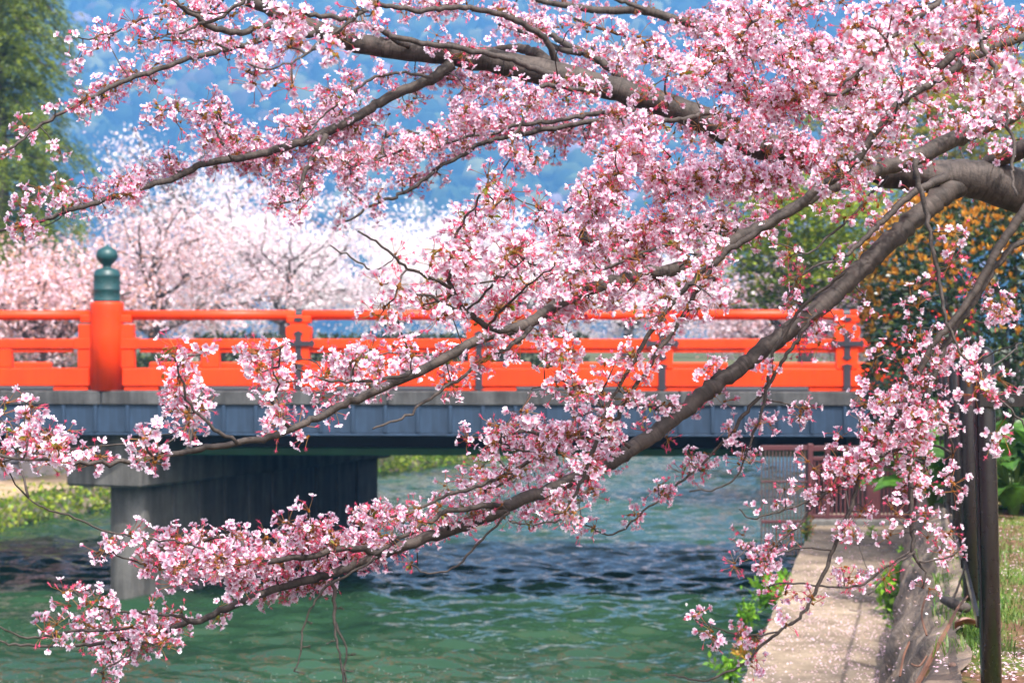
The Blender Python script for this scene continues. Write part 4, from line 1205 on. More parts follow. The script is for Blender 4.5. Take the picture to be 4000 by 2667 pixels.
def small_things():
    rng = np.random.default_rng(8)
    # bare brown stem lying up the wall
    def W(px, py, up=.0):  # a point on the sloping wall
        for Y in np.linspace(6.5, 20, 900):
            p = P(px, py, Y); f = (p[2] - WZ) / (GZ - WZ)
            if f >= 0 and p[0] <= walk_r(Y) + (wall_top(Y) - walk_r(Y)) * np.clip(f, 0, 1) + .0 and f <= 1.0: 
                q = p.copy()
        return None
    t = empty('dead_branch', P(3600, 2480, 8.6), 'long bare reddish-brown stem leaning against the stone wall', 'branch')
    mb = MB(); pts = [P(3500, 2690, 8.1), P(3545, 2610, 8.2), P(3600, 2510, 8.35), P(3650, 2420, 8.5), P(3690, 2345, 8.7), P(3730, 2300, 9.0)]
    pts = [p + np.array([0, -.25, 0]) for p in pts]
    c = catmull(np.column_stack([pts, [.012, .012, .011, .009, .006, .004]]), .03); mb.tube(c[:, :3], c[:, 3], 6); mb.build('stem', M['stem'], t, True)
    for q in ([(3515, 2640), (3530, 2560), (3552, 2505)], [(3620, 2480), (3600, 2400), (3615, 2330)], [(3560, 2590), (3590, 2600), (3620, 2560)]):
        mb = MB(); pp = np.array([P(x, y, 8.05 + .004 * (2640 - y) * .3) for x, y in q]); mb.tube(catmull(pp, .03), .0045, 5); mb.build('side_stem', M['stem'], t, True)
    b = on_z(3730, 2365, 2.03); t = empty('log', b, 'short grey bark-covered log lying at the top of the stone wall', 'log')
    mb = MB(); pts = np.array([on_z(3685, 2340, 2.06), on_z(3715, 2352, 2.07), on_z(3750, 2368, 2.06), on_z(3775, 2372, 2.05)]); c = catmull(pts, .02); mb.tube(c, np.interp(np.linspace(0, 1, len(c)), [0, .5, 1], [.018, .026, .024]), 9); mb.build('bark', M['bark'], t, True, smooth=True)
    mb = MB(); mb.tube([pts[1], pts[1] + np.array([.03, .02, .05]), pts[1] + np.array([.08, .06, .16])], [.008, .006, .003], 5); mb.build('twig', M['bark'], t, True)
    # curled brown leaf and little stones among the petals
    b = on_z(3775, 2455, 2.04); t = empty('dead_leaf', b, 'curled brown dead leaf by the grass tuft at the fence', 'leaf')
    n = 7; V = []
    for i in range(n):
        f = i / (n - 1)
        for j in range(5):
            s_ = -1 + j / 2; w = .028 * math.sin(math.pi * (.08 + .86 * f)); V.append((-.05 + .10 * f, s_ * w, .028 * s_ * s_ + .02 * math.sin(3 * f)))
    mesh_obj('blade', V, grid_faces(n, 5), M['deadleaf'], t, False, smooth=True)
    for i, (px, py, s_, lab) in enumerate([(3720, 2600, .018, 'small reddish stone lying among petals near the wall top'), (3690, 2515, .013, 'tiny reddish stone left of the long grass at the wall top'), (3775, 2600, .012, 'small brown stone close to the foot of the nearest fence post')]):
        b = on_z(px, py, 2.02); V = rnd_dirs(rng, 1)
        t = empty('stone', b, lab, 'stone', 'small stones by the fence')
        mb = MB(); mb.lathe([(s_ * .5, -s_ * .3), (s_ * .95, 0), (s_, s_ * .3), (s_ * .7, s_ * .7), (s_ * .2, s_ * .85)], 9); o = mb.build('body', M['pebble'], t, smooth=True)
        for vtx in o.data.vertices: vtx.co *= 1 + .18 * (rng.random() - .5)
    # one petal in the air over the dark water
    p = P(2680, 2351, 6.6); t = tag(mesh_obj('falling_petal', *[leaf_cards(np.array([p]), np.array([[.1, 0, -1.]]), np.array([[.5, -1, .2]]), .014, .011, .2)[i] for i in (0, 1)], M['petal'], None, col=(.85, .74, .80)), 'single pale petal drifting in the air over the dark water', 'petal')
    p = P(3612, 2393, 7.4); tag(mesh_obj('falling_petal', *[leaf_cards(np.array([p]), np.array([[1, 0, -.3]]), np.array([[.2, -1, .4]]), .015, .010, .2)[i] for i in (0, 1)], M['petal'], None, col=(.85, .74, .80)), 'single white petal drifting in front of the stone wall', 'petal')
M['stem'] = mat_paint('brown_stem', (.17, .075, .045), .7, .4, 8)
M['deadleaf'] = mat_paint('dead_leaf', (.20, .06, .03), .5, .4, 20)
M['pebble'] = mat_paint('pebble', (.28, .17, .13), .8, .4, 20)
small_things()
# ================================================================ THE NEAR CHERRY TREE
tree = empty('cherry_tree', (2.9, 7.6, 1.95), 'old cherry tree whose long grey branches full of pink blossom reach over the canal', 'tree')
# every branch: name, depth at start and end, then photo points (x, y, radius in photo pixels) traced from the picture
BR = []
def br(name, d0, d1, pts): BR.append((name, d0, d1, pts))
br('trunk', 7.55, 7.38, [(4900, 2700, 130), (4780, 2200, 115), (4600, 1500, 105), (4420, 1000, 100), (4200, 800, 95), (3990, 748, 88), (3850, 706, 82), (3740, 694, 68), (3640, 684, 46), (3570, 676, 24)])
br('limb', 7.5, 7.7, [(3780, 695, 72), (3640, 690, 66), (3480, 668, 62), (3250, 627, 58), (3050, 592, 57), (2900, 542, 56), (2780, 482, 54), (2680, 440, 50), (2560, 398, 48), (2420, 352, 47), (2300, 318, 48), (2150, 285, 52), (2000, 255, 49), (1850, 225, 45), (1650, 200, 41), (1500, 186, 40), (1350, 158, 38), (1270, 132, 36), (1180, 88, 33), (1080, 45, 31), (1000, 13, 28), (900, -35, 25)])
br('limb', 7.42, 6.2, [(3900, 705, 40), (3820, 708, 50), (3745, 722, 47), (3690, 755, 43), (3600, 832, 40), (3480, 937, 39), (3300, 1112, 38), (3150, 1240, 36), (3000, 1352, 34), (2880, 1442, 33), (2760, 1530, 32), (2650, 1618, 32), (2530, 1710, 31), (2420, 1785, 30), (2330, 1835, 28), (2200, 1890, 26), (2050, 1948, 25), (1886, 2022, 25), (1745, 2075, 24), (1640, 2108, 22), (1536, 2145, 22), (1447, 2179, 20), (1335, 2223, 18), (1246, 2250, 17), (1112, 2288, 16), (1022, 2318, 15), (998, 2328, 15), (886, 2372, 14), (782, 2417, 13), (715, 2434, 12), (633, 2469, 10), (484, 2495, 8), (335, 2514, 7), (223, 2521, 6), (60, 2517, 5), (0, 2508, 4), (-60, 2500, 4)])
br('branch', 6.55, 6.1, [(1490, 2160, 14), (1357, 2140, 13), (1223, 2168, 12), (1149, 2178, 12), (1000, 2200, 10), (912, 2216, 8), (750, 2222, 5), (650, 2210, 4), (550, 2195, 4), (460, 2165, 3), (400, 2150, 3)])
br('branch', 6.2, 5.9, [(900, 2190, 5), (800, 2145, 5), (720, 2118, 4.5), (663, 2112, 4), (580, 2100, 4), (462, 2088, 4), (387, 2063, 4), (290, 2022, 4), (190, 1985, 3.5), (110, 1952, 3)])
br('branch', 6.3, 6.0, [(660, 2462, 6), (514, 2450, 7), (402, 2458, 6), (298, 2464, 6), (134, 2488, 5), (60, 2472, 4), (0, 2452, 3.5), (-40, 2446, 3)])
br('branch', 6.3, 6.1, [(740, 2428, 7), (690, 2402, 6), (600, 2395, 5), (460, 2387, 5), (360, 2362, 4), (290, 2310, 3)])
br('branch', 6.3, 6.2, [(640, 2467, 6), (580, 2502, 5), (520, 2545, 4), (440, 2590, 4), (390, 2618, 3)])
br('branch', 6.6, 6.4, [(1995, 1975, 14), (1883, 1974, 12), (1742, 2001, 10), (1625, 2064, 9), (1521, 2127, 8), (1465, 2162, 7)])
br('branch', 6.6, 6.4, [(2120, 1760, 8), (1980, 1853, 8), (1859, 1900, 8), (1750, 1931, 7), (1664, 1970, 6), (1560, 2020, 5), (1430, 2010, 4)])
br('bare_twig', 6.5, 6.4, [(1469, 2178, 5), (1380, 2235, 5), (1298, 2275, 6), (1246, 2330, 5), (1201, 2402, 4), (1179, 2484, 4), (1175, 2566, 3.5), (1145, 2618, 3)])
br('bare_twig', 6.5, 6.4, [(1298, 2265, 8), (1306, 2320, 8), (1309, 2375, 7), (1312, 2476, 5), (1328, 2573, 4), (1338, 2630, 4), (1343, 2690, 3)])
br('bare_twig', 6.5, 6.4, [(1312, 2430, 5), (1330, 2480, 5), (1350, 2525, 4), (1348, 2600, 4), (1350, 2690, 3)])
# great middle branch that crosses the bridge
br('limb', 6.7, 5.1, [(4080, 350, 38), (3960, 440, 36), (3850, 490, 34), (3781, 522, 33), (3696, 558, 33), (3603, 605, 33), (3491, 643, 31), (3370, 683, 28), (3250, 730, 24), (3130, 792, 22), (2992, 878, 22), (2898, 920, 22), (2750, 1010, 25), (2609, 1055, 26), (2500, 1071, 26), (2390, 1102, 25), (2234, 1158, 24), (2130, 1220, 23), (2060, 1262, 23), (2000, 1288, 22), (1937, 1302, 21), (1870, 1322, 20), (1795, 1365, 20), (1700, 1417, 19), (1590, 1470, 19), (1484, 1517, 18), (1390, 1560, 16), (1297, 1600, 15), (1195, 1652, 14), (1078, 1700, 13), (1000, 1717, 13), (883, 1737, 12), (758, 1757, 12), (625, 1785, 10), (531, 1798, 10), (430, 1803, 9), (312, 1808, 8), (211, 1798, 7), (117, 1790, 6), (0, 1781, 5), (-60, 1776, 5)])
br('branch', 5.45, 5.2, [(2020, 1290, 13), (1960, 1290, 13), (1915, 1278, 12), (1870, 1257, 12), (1826, 1218, 11), (1786, 1173, 10), (1759, 1129, 9), (1754, 1090, 8), (1768, 1048, 8), (1768, 968, 7), (1777, 923, 7), (1800, 885, 5), (1848, 807, 5), (1893, 736, 5), (1905, 700, 4)])
br('branch', 5.3, 5.1, [(1759, 1129, 8), (1670, 1079, 7), (1594, 1048, 6), (1549, 1008, 6), (1469, 946, 5), (1393, 901, 4)])
br('branch', 5.3, 5.2, [(1835, 1232, 7), (1737, 1187, 6), (1679, 1155, 6), (1600, 1140, 4), (1480, 1080, 4), (1400, 1020, 4), (1330, 985, 3.5), (1290, 960, 3)])
br('branch', 5.3, 5.2, [(1830, 1209, 5), (1915, 1124, 5), (1982, 1066, 4), (2040, 1020, 3)])
br('branch', 5.4, 5.3, [(1905, 1285, 6), (1960, 1215, 6), (2000, 1173, 5), (2086, 1098, 4), (2172, 1036, 3)])
br('branch', 5.5, 5.2, [(2080, 1285, 10), (1985, 1355, 9), (1890, 1408, 8), (1830, 1455, 7), (1781, 1486, 7), (1695, 1541, 7), (1625, 1595, 6), (1547, 1642, 5), (1453, 1670, 4)])
br('branch', 5.4, 5.2, [(1600, 1462, 8), (1500, 1480, 7), (1380, 1490, 6), (1250, 1480, 5), (1160, 1440, 4)])
br('branch', 5.25, 5.15, [(1135, 1672, 8), (1085, 1610, 7), (1060, 1565, 6), (1090, 1500, 4), (1060, 1440, 3)])
br('branch', 5.15, 5.05, [(930, 1727, 8), (850, 1690, 8), (800, 1640, 7), (745, 1580, 6), (710, 1500, 5), (690, 1440, 4), (685, 1400, 3)])
br('branch', 5.15, 5.05, [(610, 1785, 5), (570, 1740, 5), (548, 1690, 4), (545, 1680, 3)])
# two near leaders at the right that run down to the left
br('branch', 5.7, 5.4, [(4060, 130, 18), (4000, 145, 18), (3930, 172, 17), (3870, 196, 16), (3812, 219, 16), (3759, 243, 16), (3696, 286, 16), (3638, 321, 16), (3567, 366, 15), (3520, 400, 12)])
br('branch', 5.6, 5.7, [(3870, 120, 12), (3772, 183, 15), (3696, 237, 16), (3625, 290, 16), (3567, 344, 17), (3522, 393, 17), (3482, 438, 16), (3440, 492, 15), (3402, 545, 16), (3357, 612, 16), (3312, 656, 17), (3250, 702, 19), (3176, 752, 19), (3108, 815, 17), (3020, 868, 15), (2920, 928, 13), (2830, 990, 12), (2690, 1112, 11), (2625, 1185, 10), (2547, 1294, 10), (2485, 1395, 9), (2440, 1470, 8), (2370, 1600, 6), (2340, 1700, 5)])
br('branch', 5.7, 5.75, [(2800, 1015, 9), (2730, 1130, 9), (2650, 1260, 9), (2600, 1335, 9), (2559, 1400, 9), (2500, 1486, 9), (2437, 1580, 9), (2390, 1658, 9), (2336, 1720, 9), (2305, 1790, 8), (2273, 1869, 8), (2242, 1939, 6), (2200, 1998, 4), (2160, 2010, 3)])
br('branch', 5.0, 4.7, [(3690, -30, 12), (3640, 30, 12), (3560, 78, 11), (3500, 130, 10), (3420, 215, 9), (3350, 280, 7), (3290, 330, 5)])
br('branch', 4.9, 4.6, [(3800, 10, 8), (3817, 67, 9), (3821, 134, 9), (3839, 187, 10), (3870, 228, 10), (3893, 286, 9), (3911, 357, 8), (3929, 424, 8), (3942, 491, 7), (3964, 558, 7), (3966, 612, 7), (3951, 660, 6), (3951, 700, 6), (3975, 770, 5)])
# upper branches
br('branch', 9.2, 9.4, [(3400, 260, 22), (3240, 185, 20), (3075, 157, 19), (2970, 148, 18), (2850, 128, 18), (2760, 105, 17), (2660, 82, 17), (2580, 58, 17), (2504, 43, 16), (2402, 43, 15), (2300, 36, 14), (2200, 20, 12), (2100, 0, 10), (2040, -30, 9)])
br('branch', 9.2, 9.2, [(2530, 45, 10), (2470, 20, 9), (2380, -15, 8)])
br('branch', 7.7, 7.2, [(2190, 300, 19), (2172, 248, 16), (2150, 190, 14), (2125, 147, 13), (2067, 107, 12), (2000, 72, 12), (1893, 42, 11), (1754, 31, 11), (1620, 40, 10), (1473, 13, 9), (1380, -15, 8)])
br('branch', 8.0, 8.3, [(2500, 372, 20), (2400, 280, 17), (2326, 225, 16), (2250, 192, 15), (2192, 165, 13), (2150, 130, 11), (2080, 95, 9), (2000, 60, 7), (1930, 20, 6)])
br('branch', 8.1, 8.4, [(2270, 205, 13), (2214, 198, 12), (2147, 175, 11), (2098, 152, 10), (2030, 120, 8), (1950, 95, 6)])
br('branch', 7.5, 7.25, [(2170, 300, 16), (2107, 276, 13), (2054, 253, 12), (2000, 234, 12), (1826, 196, 11), (1670, 170, 11), (1540, 146, 11), (1524, 142, 9)])
br('branch', 7.7, 7.9, [(2150, 255, 26), (2100, 215, 22), (2040, 195, 19), (1960, 190, 14), (1880, 205, 10)])
br('branch', 7.6, 7.3, [(1600, 185, 11), (1470, 112, 11), (1400, 90, 10), (1312, 67, 10), (1214, 54, 10), (1125, 36, 9), (1050, 8, 9), (990, -20, 8)])
br('branch', 4.9, 4.7, [(1490, -40, 8), (1460, 0, 8), (1415, 49, 8), (1335, 103, 7), (1246, 179, 7), (1215, 200, 6), (1179, 223, 5), (1089, 263, 4), (1018, 268, 4), (965, 252, 3)])
br('branch', 7.6, 7.1, [(1775, 250, 26), (1740, 272, 24), (1695, 303, 22), (1620, 340, 20), (1545, 365, 20), (1450, 420, 19), (1370, 470, 18), (1290, 510, 18), (1200, 550, 17), (1100, 577, 16), (1000, 608, 15), (906, 622, 14), (844, 629, 14), (786, 643, 13), (732, 672, 13), (670, 702, 12), (603, 720, 12), (536, 742, 11), (446, 769, 11), (380, 792, 10), (321, 808, 10), (245, 828, 9), (179, 853, 8), (129, 875, 7), (67, 888, 7), (0, 904, 6), (-60, 922, 6)])
br('branch', 7.4, 7.3, [(1272, 530, 12), (1241, 585, 11), (1214, 634, 10), (1188, 674, 9), (1183, 700, 8), (1176, 735, 7), (1165, 776, 5), (1110, 792, 4)])
br('branch', 7.5, 7.4, [(1690, 300, 8), (1603, 286, 6), (1527, 292, 6), (1446, 312, 6), (1393, 348, 5), (1326, 442, 4), (1308, 491, 3.5)])
br('branch', 7.45, 7.4, [(1393, 346, 4), (1290, 429, 4), (1240, 480, 3.5), (1196, 536, 3)])
br('branch', 7.25, 7.2, [(906, 624, 6), (880, 570, 6), (862, 540, 6), (835, 490, 5), (818, 466, 5), (770, 440, 4), (690, 436, 3), (640, 430, 3)])
br('branch', 7.5, 6.9, [(1230, 130, 14), (1150, 140, 13), (1076, 145, 13), (1000, 161, 12), (938, 179, 12), (880, 197, 11), (759, 224, 11), (670, 254, 10), (580, 286, 10), (491, 317, 10), (388, 362, 9), (308, 406, 8), (232, 446, 7), (170, 482, 7), (112, 522, 6), (54, 571, 6), (0, 608, 5), (-50, 642, 5)])
br('branch', 7.2, 6.9, [(1080, 90, 15), (1000, 112, 13), (938, 125, 13), (826, 107, 12), (770, 66, 10), (700, 20, 8), (660, -20, 7)])
br('branch', 6.7, 6.6, [(990, -30, 8), (946, 6, 8), (884, 49, 7), (826, 85, 7), (777, 98, 6), (714, 129, 5), (661, 138, 4)])
br('branch', 6.8, 6.7, [(888, 194, 5), (835, 165, 5), (759, 154, 4), (670, 158, 4), (600, 160, 3), (540, 140, 3)])
br('branch', 6.7, 6.6, [(660, -10, 4), (737, 36, 4), (804, 54, 4), (870, 49, 4), (930, 20, 4)])
br('branch', 6.7, 6.6, [(640, 40, 4), (600, 58, 4), (531, 85, 4), (451, 125, 4), (393, 138, 3.5), (330, 152, 3)])
# middle layer
br('branch', 8.6, 8.3, [(2600, 425, 13), (2500, 446, 12), (2330, 472, 11), (2223, 491, 10), (2089, 515, 10), (1942, 545, 9), (1870, 563, 9), (1804, 612, 8), (1732, 643, 8), (1670, 692, 8), (1603, 740, 8), (1545, 767, 7), (1487, 789, 6), (1420, 820, 6), (1388, 847, 5), (1295, 892, 3)])
br('branch', 8.5, 8.3, [(2480, 430, 12), (2384, 442, 11), (2304, 446, 10), (2223, 462, 9), (2129, 478, 9), (2000, 492, 8), (1924, 522, 7), (1817, 536, 6), (1750, 558, 6), (1683, 576, 5), (1580, 589, 5), (1469, 620, 4), (1350, 660, 3)])
br('branch', 6.9, 6.2, [(2960, 490, 10), (2844, 460, 11), (2786, 437, 11), (2732, 446, 11), (2670, 464, 10), (2571, 482, 10), (2536, 504, 9), (2500, 545, 8), (2469, 598, 8), (2429, 638, 8), (2397, 683, 8), (2360, 730, 6), (2300, 800, 4)])
br('branch', 7.3, 7.0, [(2320, 360, 10), (2125, 335, 9), (2085, 395, 7), (2030, 480, 5), (2005, 570, 4), (2004, 600, 3)])
br('branch', 5.9, 5.7, [(2250, 75, 5), (2360, 118, 6), (2430, 135, 6), (2500, 175, 6), (2560, 215, 6), (2610, 255, 5), (2675, 290, 4), (2740, 350, 3)])
br('branch', 6.1, 6.0, [(3160, 20, 6), (3060, 60, 6), (2960, 80, 6), (2900, 130, 6), (2800, 220, 6), (2740, 280, 5), (2700, 340, 4)])
br('branch', 6.5, 6.2, [(3300, 300, 12), (3200, 350, 11), (3100, 380, 9), (3000, 420, 7), (2900, 380, 6), (2840, 280, 5), (2900, 220, 4), (2980, 180, 3)])
br('branch', 6.4, 6.2, [(3480, 150, 9), (3470, 200, 8), (3400, 270, 8), (3330, 340, 8), (3250, 370, 7), (3150, 300, 6), (3060, 240, 5)])
br('branch', 7.3, 7.0, [(3560, 610, 17), (3470, 570, 15), (3390, 560, 12), (3330, 500, 10), (3400, 360, 7)])
br('branch', 7.2, 6.9, [(3700, 690, 20), (3560, 760, 14), (3422, 887, 12), (3352, 958, 10), (3280, 1010, 7), (3180, 1040, 5), (3100, 1100, 4)])
br('branch', 6.5, 6.3, [(3470, 690, 6), (3410, 750, 6), (3336, 840, 5), (3242, 919, 5), (3156, 989, 4), (3080, 960, 3), (3010, 945, 3)])
br('branch', 6.6, 6.4, [(3060, 720, 9), (2960, 700, 8), (2860, 720, 7), (2740, 700, 6), (2650, 740, 5), (2560, 690, 4)])
br('branch', 6.4, 6.1, [(2900, 905, 9), (2780, 880, 8), (2640, 900, 8), (2500, 930, 7), (2380, 950, 6), (2260, 930, 5), (2150, 900, 4)])
br('branch', 6.2, 6.0, [(2750, 1000, 8), (2600, 960, 7), (2450, 1010, 6), (2330, 1060, 5), (2200, 1050, 4)])
# hanging branches at the right
br('branch', 7.25, 7.5, [(4060, 570, 36), (4000, 582, 36), (3920, 612, 35), (3850, 655, 33), (3790, 700, 28), (3740, 715, 18)])
br('branch', 5.2, 5.0, [(3571, 630, 12), (3578, 665, 11), (3585, 700, 11), (3617, 817, 10), (3637, 927, 9), (3656, 1028, 9), (3672, 1122, 8), (3695, 1231, 7), (3727, 1317, 6), (3766, 1400, 5), (3830, 1455, 4), (3890, 1540, 4), (3950, 1600, 4), (4010, 1680, 4)])
br('branch', 6.9, 6.7, [(4080, 720, 22), (4000, 825, 20), (3937, 911, 18), (3883, 997, 16), (3836, 1091, 15), (3766, 1200, 14), (3703, 1278, 14), (3648, 1341, 13), (3617, 1400, 13), (3578, 1478, 12), (3531, 1580, 11), (3469, 1673, 10), (3414, 1744, 10), (3383, 1814, 9), (3344, 1900, 9), (3320, 1990, 9), (3285, 2080, 8), (3253, 2149, 8), (3216, 2246, 8), (3186, 2313, 7), (3134, 2395, 7), (3074, 2447, 6), (3000, 2497, 6), (2923, 2573, 5), (2819, 2633, 5), (2752, 2655, 4), (2670, 2644, 3.5), (2596, 2622, 3)])
br('branch', 6.95, 6.8, [(4060, 880, 13), (4000, 940, 12), (3940, 980, 12), (3870, 1070, 12), (3800, 1190, 12), (3720, 1300, 12), (3656, 1440, 12), (3602, 1611, 12), (3555, 1728, 11), (3551, 1830, 10), (3557, 1947, 10), (3562, 2050, 9), (3570, 2149, 8), (3590, 2195, 6), (3618, 2240, 4), (3608, 2285, 3)])
br('branch', 6.8, 6.8, [(3558, 2149, 5), (3462, 2216, 5), (3357, 2283, 5), (3280, 2290, 4), (3208, 2287, 4), (3097, 2279, 4), (3000, 2289, 3)])
br('branch', 6.8, 6.7, [(3575, 2160, 5), (3500, 2200, 4), (3440, 2270, 4), (3390, 2318, 3)])
br('branch', 6.8, 6.8, [(3590, 2195, 5), (3650, 2185, 4), (3700, 2180, 4), (3740, 2150, 3)])
br('branch', 6.85, 6.8, [(3547, 1752, 8), (3469, 1763, 7), (3406, 1806, 7), (3367, 1838, 7), (3312, 1869, 6), (3234, 1916, 5), (3140, 1962, 4), (3000, 2013, 4), (2930, 2020, 3), (2885, 1985, 3)])
br('branch', 6.82, 6.8, [(3367, 1838, 5), (3203, 1947, 5), (3130, 2040, 4), (3070, 2095, 4), (2990, 2150, 3), (2920, 2120, 3)])
br('branch', 6.75, 6.7, [(3253, 2149, 4), (3170, 2140, 4), (3080, 2150, 4), (3000, 2170, 3)])
br('branch', 6.72, 6.7, [(3100, 2425, 4), (3020, 2470, 4), (2910, 2480, 4), (2800, 2450, 3), (2720, 2420, 3)])
br('branch', 7.05, 7.0, [(3300, 1060, 7), (3156, 1176, 7), (3078, 1278, 7), (3023, 1380, 7), (3010, 1440, 7), (2990, 1540, 7), (2977, 1595, 6), (2937, 1712, 5), (2906, 1798, 4), (2875, 1861, 4), (2820, 1900, 3.5), (2695, 1923, 3)])
br('branch', 7.05, 7.0, [(3190, 1220, 8), (3100, 1340, 8), (3010, 1490, 8), (2930, 1587, 8), (2859, 1689, 7), (2805, 1744, 6), (2742, 1814, 5), (2672, 1877, 5), (2570, 1955, 4), (2500, 2009, 4), (2437, 2064, 4), (2375, 2087, 3.5), (2289, 2045, 3)])
br('branch', 6.45, 6.3, [(2330, 1800, 6), (2300, 1890, 5), (2240, 1990, 4), (2170, 2035, 4), (2080, 2045, 3), (1990, 2040, 3)])
br('branch', 6.45, 6.4, [(1990, 1995, 6), (1950, 2040, 5), (1900, 2090, 5), (1840, 2150, 5), (1770, 2220, 4), (1700, 2236, 4), (1640, 2230, 3), (1605, 2200, 3)])
br('branch', 6.0, 5.9, [(2620, 1615, 7), (2540, 1590, 6), (2430, 1560, 5), (2330, 1520, 4), (2240, 1500, 4), (2150, 1490, 3), (2070, 1530, 3)])
br('branch', 6.5, 6.3, [(2460, 1740, 8), (2350, 1700, 7), (2240, 1700, 6), (2140, 1760, 5), (2050, 1760, 4), (1930, 1720, 3)])

tl = np.array(tree.location)
NODE_PX = []; NODE_P = []; NODE_W = []            # samples along all branches, for placing blossom
for name, d0, d1, pts in BR:
    A = np.array(pts, float)
    s_ = np.concatenate([[0], np.cumsum(np.linalg.norm(np.diff(A[:, :2], axis=0), axis=1))]); s_ /= s_[-1]
    dep = d0 + (d1 - d0) * s_
    W3 = np.array([P(x, y, d) for (x, y, r), d in zip(pts, dep)])
    R3 = A[:, 2] / F * dep
    Q = catmull(np.column_stack([W3, R3]), max(.022, R3.mean() * 1.1))
    c, r = Q[:, :3], np.maximum(Q[:, 3], .0016)
    nj = np.arange(len(c))
    # bark unevenness: slow swellings, little kinks on thin wood
    r = r * (1 + .05 * (fbm(nj * .14 + d0 * 7, nj * 0 + A[0, 0] * .01) - .5) * 2)
    kink = np.where(r < .012, .0028, .004 * np.clip(r / .03, 0, 1))
    c = c + (RNG.normal(size=c.shape) * kink[:, None]) * np.array([1, .6, 1])
    sides = 18 if r.max() > .02 else (10 if r.max() > .008 else 7)
    V, Fs, B = tube_geo(c, r, sides, s0=d0 * 3 + A[0, 0] * .001)
    if r.max() > .02:
        L_ = np.repeat(nj, sides); ang = np.tile(np.arange(sides), len(c))
        bump = 1 + .04 * (fbm(L_ * .5 + 3, ang * 1.3) - .5) * 2
        cc = np.repeat(c, sides, 0); V = cc + (V - cc) * bump[:, None]
    mesh_obj(name, V, Fs, M['bark'], tree, True, smooth=True, vec=B)
    if name != 'bare_twig' and name != 'trunk':
        k = slice(None, None, 2 if len(c) > 60 else 1)
        NODE_P.append(c[k]); NODE_W.append(r[k])
    if name == 'bare_twig':     # short spurs with buds
        mb = MB()
        for i in range(6, len(c), 5):
            a = RNG.uniform(0, 6.28); d = np.array([math.cos(a), .4 * math.sin(a), -.25 + .3 * RNG.random()]); Ls = RNG.uniform(.02, .055)
            mb.tube([c[i], c[i] + d * Ls * .5, c[i] + d * Ls], [.0022, .0018, .0014], 5)
            for q in range(3):
                e = c[i] + d * Ls * (.5 + .25 * q); f = e + RNG.normal(size=3) * .004 + d * .006
                mb.tube([e, (e + f) / 2, f], [.0016, .0034, .0008], 5)
        mb.build('spurs', M['bark'], tree, True, kind='stuff')
NODE_P = np.vstack(NODE_P); NODE_W = np.concatenate(NODE_W)
NODE_PX = np.column_stack([2000 + NODE_P[:, 0] / NODE_P[:, 1] * F, 1333 - (NODE_P[:, 2] - CAMZ) / NODE_P[:, 1] * F])

# ---- one cluster of blossom: a short spur with a few umbels
C_IN = np.array([.68, .17, .35]); C_MID = np.array([.88, .77, .87]); C_OUT = np.array([.90, .88, .94]); C_CAL = np.array([.60, .085, .155]); C_STEM = np.array([.36, .22, .07]); C_SCALE = np.array([.40, .15, .02])
class Tri:
    def __init__(s): s.V = []; s.T = []; s.C = []; s.n = 0
    def add(s, V, T, C):
        V = np.asarray(V); s.V.append(V); s.T.append(np.asarray(T) + s.n); s.C.append(np.broadcast_to(C, V.shape)); s.n += len(V)
    def get(s): return np.vstack(s.V), np.vstack(s.T), np.vstack(s.C)
def frame(a):
    a = a / np.linalg.norm(a); h = np.array([0, 0, 1.]) if abs(a[2]) < .9 else np.array([1., 0, 0])
    u = np.cross(a, h); u /= np.linalg.norm(u); return a, u, np.cross(a, u)
def prism(t, p, q, r0, r1, col, n=3):
    a, u, w = frame(q - p); ang = np.arange(n) * 2 * math.pi / n; o = np.cos(ang)[:, None] * u + np.sin(ang)[:, None] * w
    V = np.vstack([p + o * r0, q + o * r1]); T = []
    for k in range(n): k2 = (k + 1) % n; T += [(k, k2, n + k2), (k, n + k2, n + k)]
    t.add(V, T, col)
def flower(t, c, a, rng, warm):
    a, u, w = frame(a); L = .0154 * rng.uniform(.88, 1.12); cup = rng.uniform(.12, .75); ph = rng.uniform(0, 6.28)
    tint = rng.uniform(0, 1)
    mid = C_MID * (1 - .13 * tint * warm * np.array([.25, 1.0, .6])); out_ = C_OUT * (1 - .10 * tint * warm * np.array([.1, 1.0, .55]))
    for k in range(5):
        if rng.random() < .05: continue
        f = ph + k * 1.2566 + rng.normal() * .08; cp = cup + rng.normal() * .16
        r = (math.cos(f) * u + math.sin(f) * w) * math.cos(cp) + a * math.sin(cp); s_ = -math.sin(f) * u + math.cos(f) * w
        nrm = np.cross(r, s_); wd = L * rng.uniform(.31, .39)
        V = np.array([c + r * .001, c + r * L * .55 - s_ * wd + nrm * .001, c + r * L * .93 - s_ * wd * .62 + nrm * .0015, c + r * L * .84 - nrm * .0012, c + r * L * .93 + s_ * wd * .62 + nrm * .0015, c + r * L * .55 + s_ * wd + nrm * .001, c + r * L * .46 - nrm * .001])
        t.add(V, [(0, 1, 6), (1, 2, 6), (2, 3, 6), (3, 4, 6), (4, 5, 6), (5, 0, 6)], np.array([C_IN, mid, out_, out_, out_, mid, mid * .55 + C_IN * .45]))
    for k in range(4):                       # stamens
        f = ph + k * 1.57 + .4; r = (math.cos(f) * u + math.sin(f) * w) * .30 + a * .55; s_ = (-math.sin(f) * u + math.cos(f) * w)
        t.add(np.array([c - s_ * .0011, c + s_ * .0011, c + r * .0125]), [(0, 1, 2)], np.array([C_IN, C_IN, [.75, .45, .30]]))
    prism(t, c - a * .0085, c + a * .0012, .0011, .0019, C_CAL)
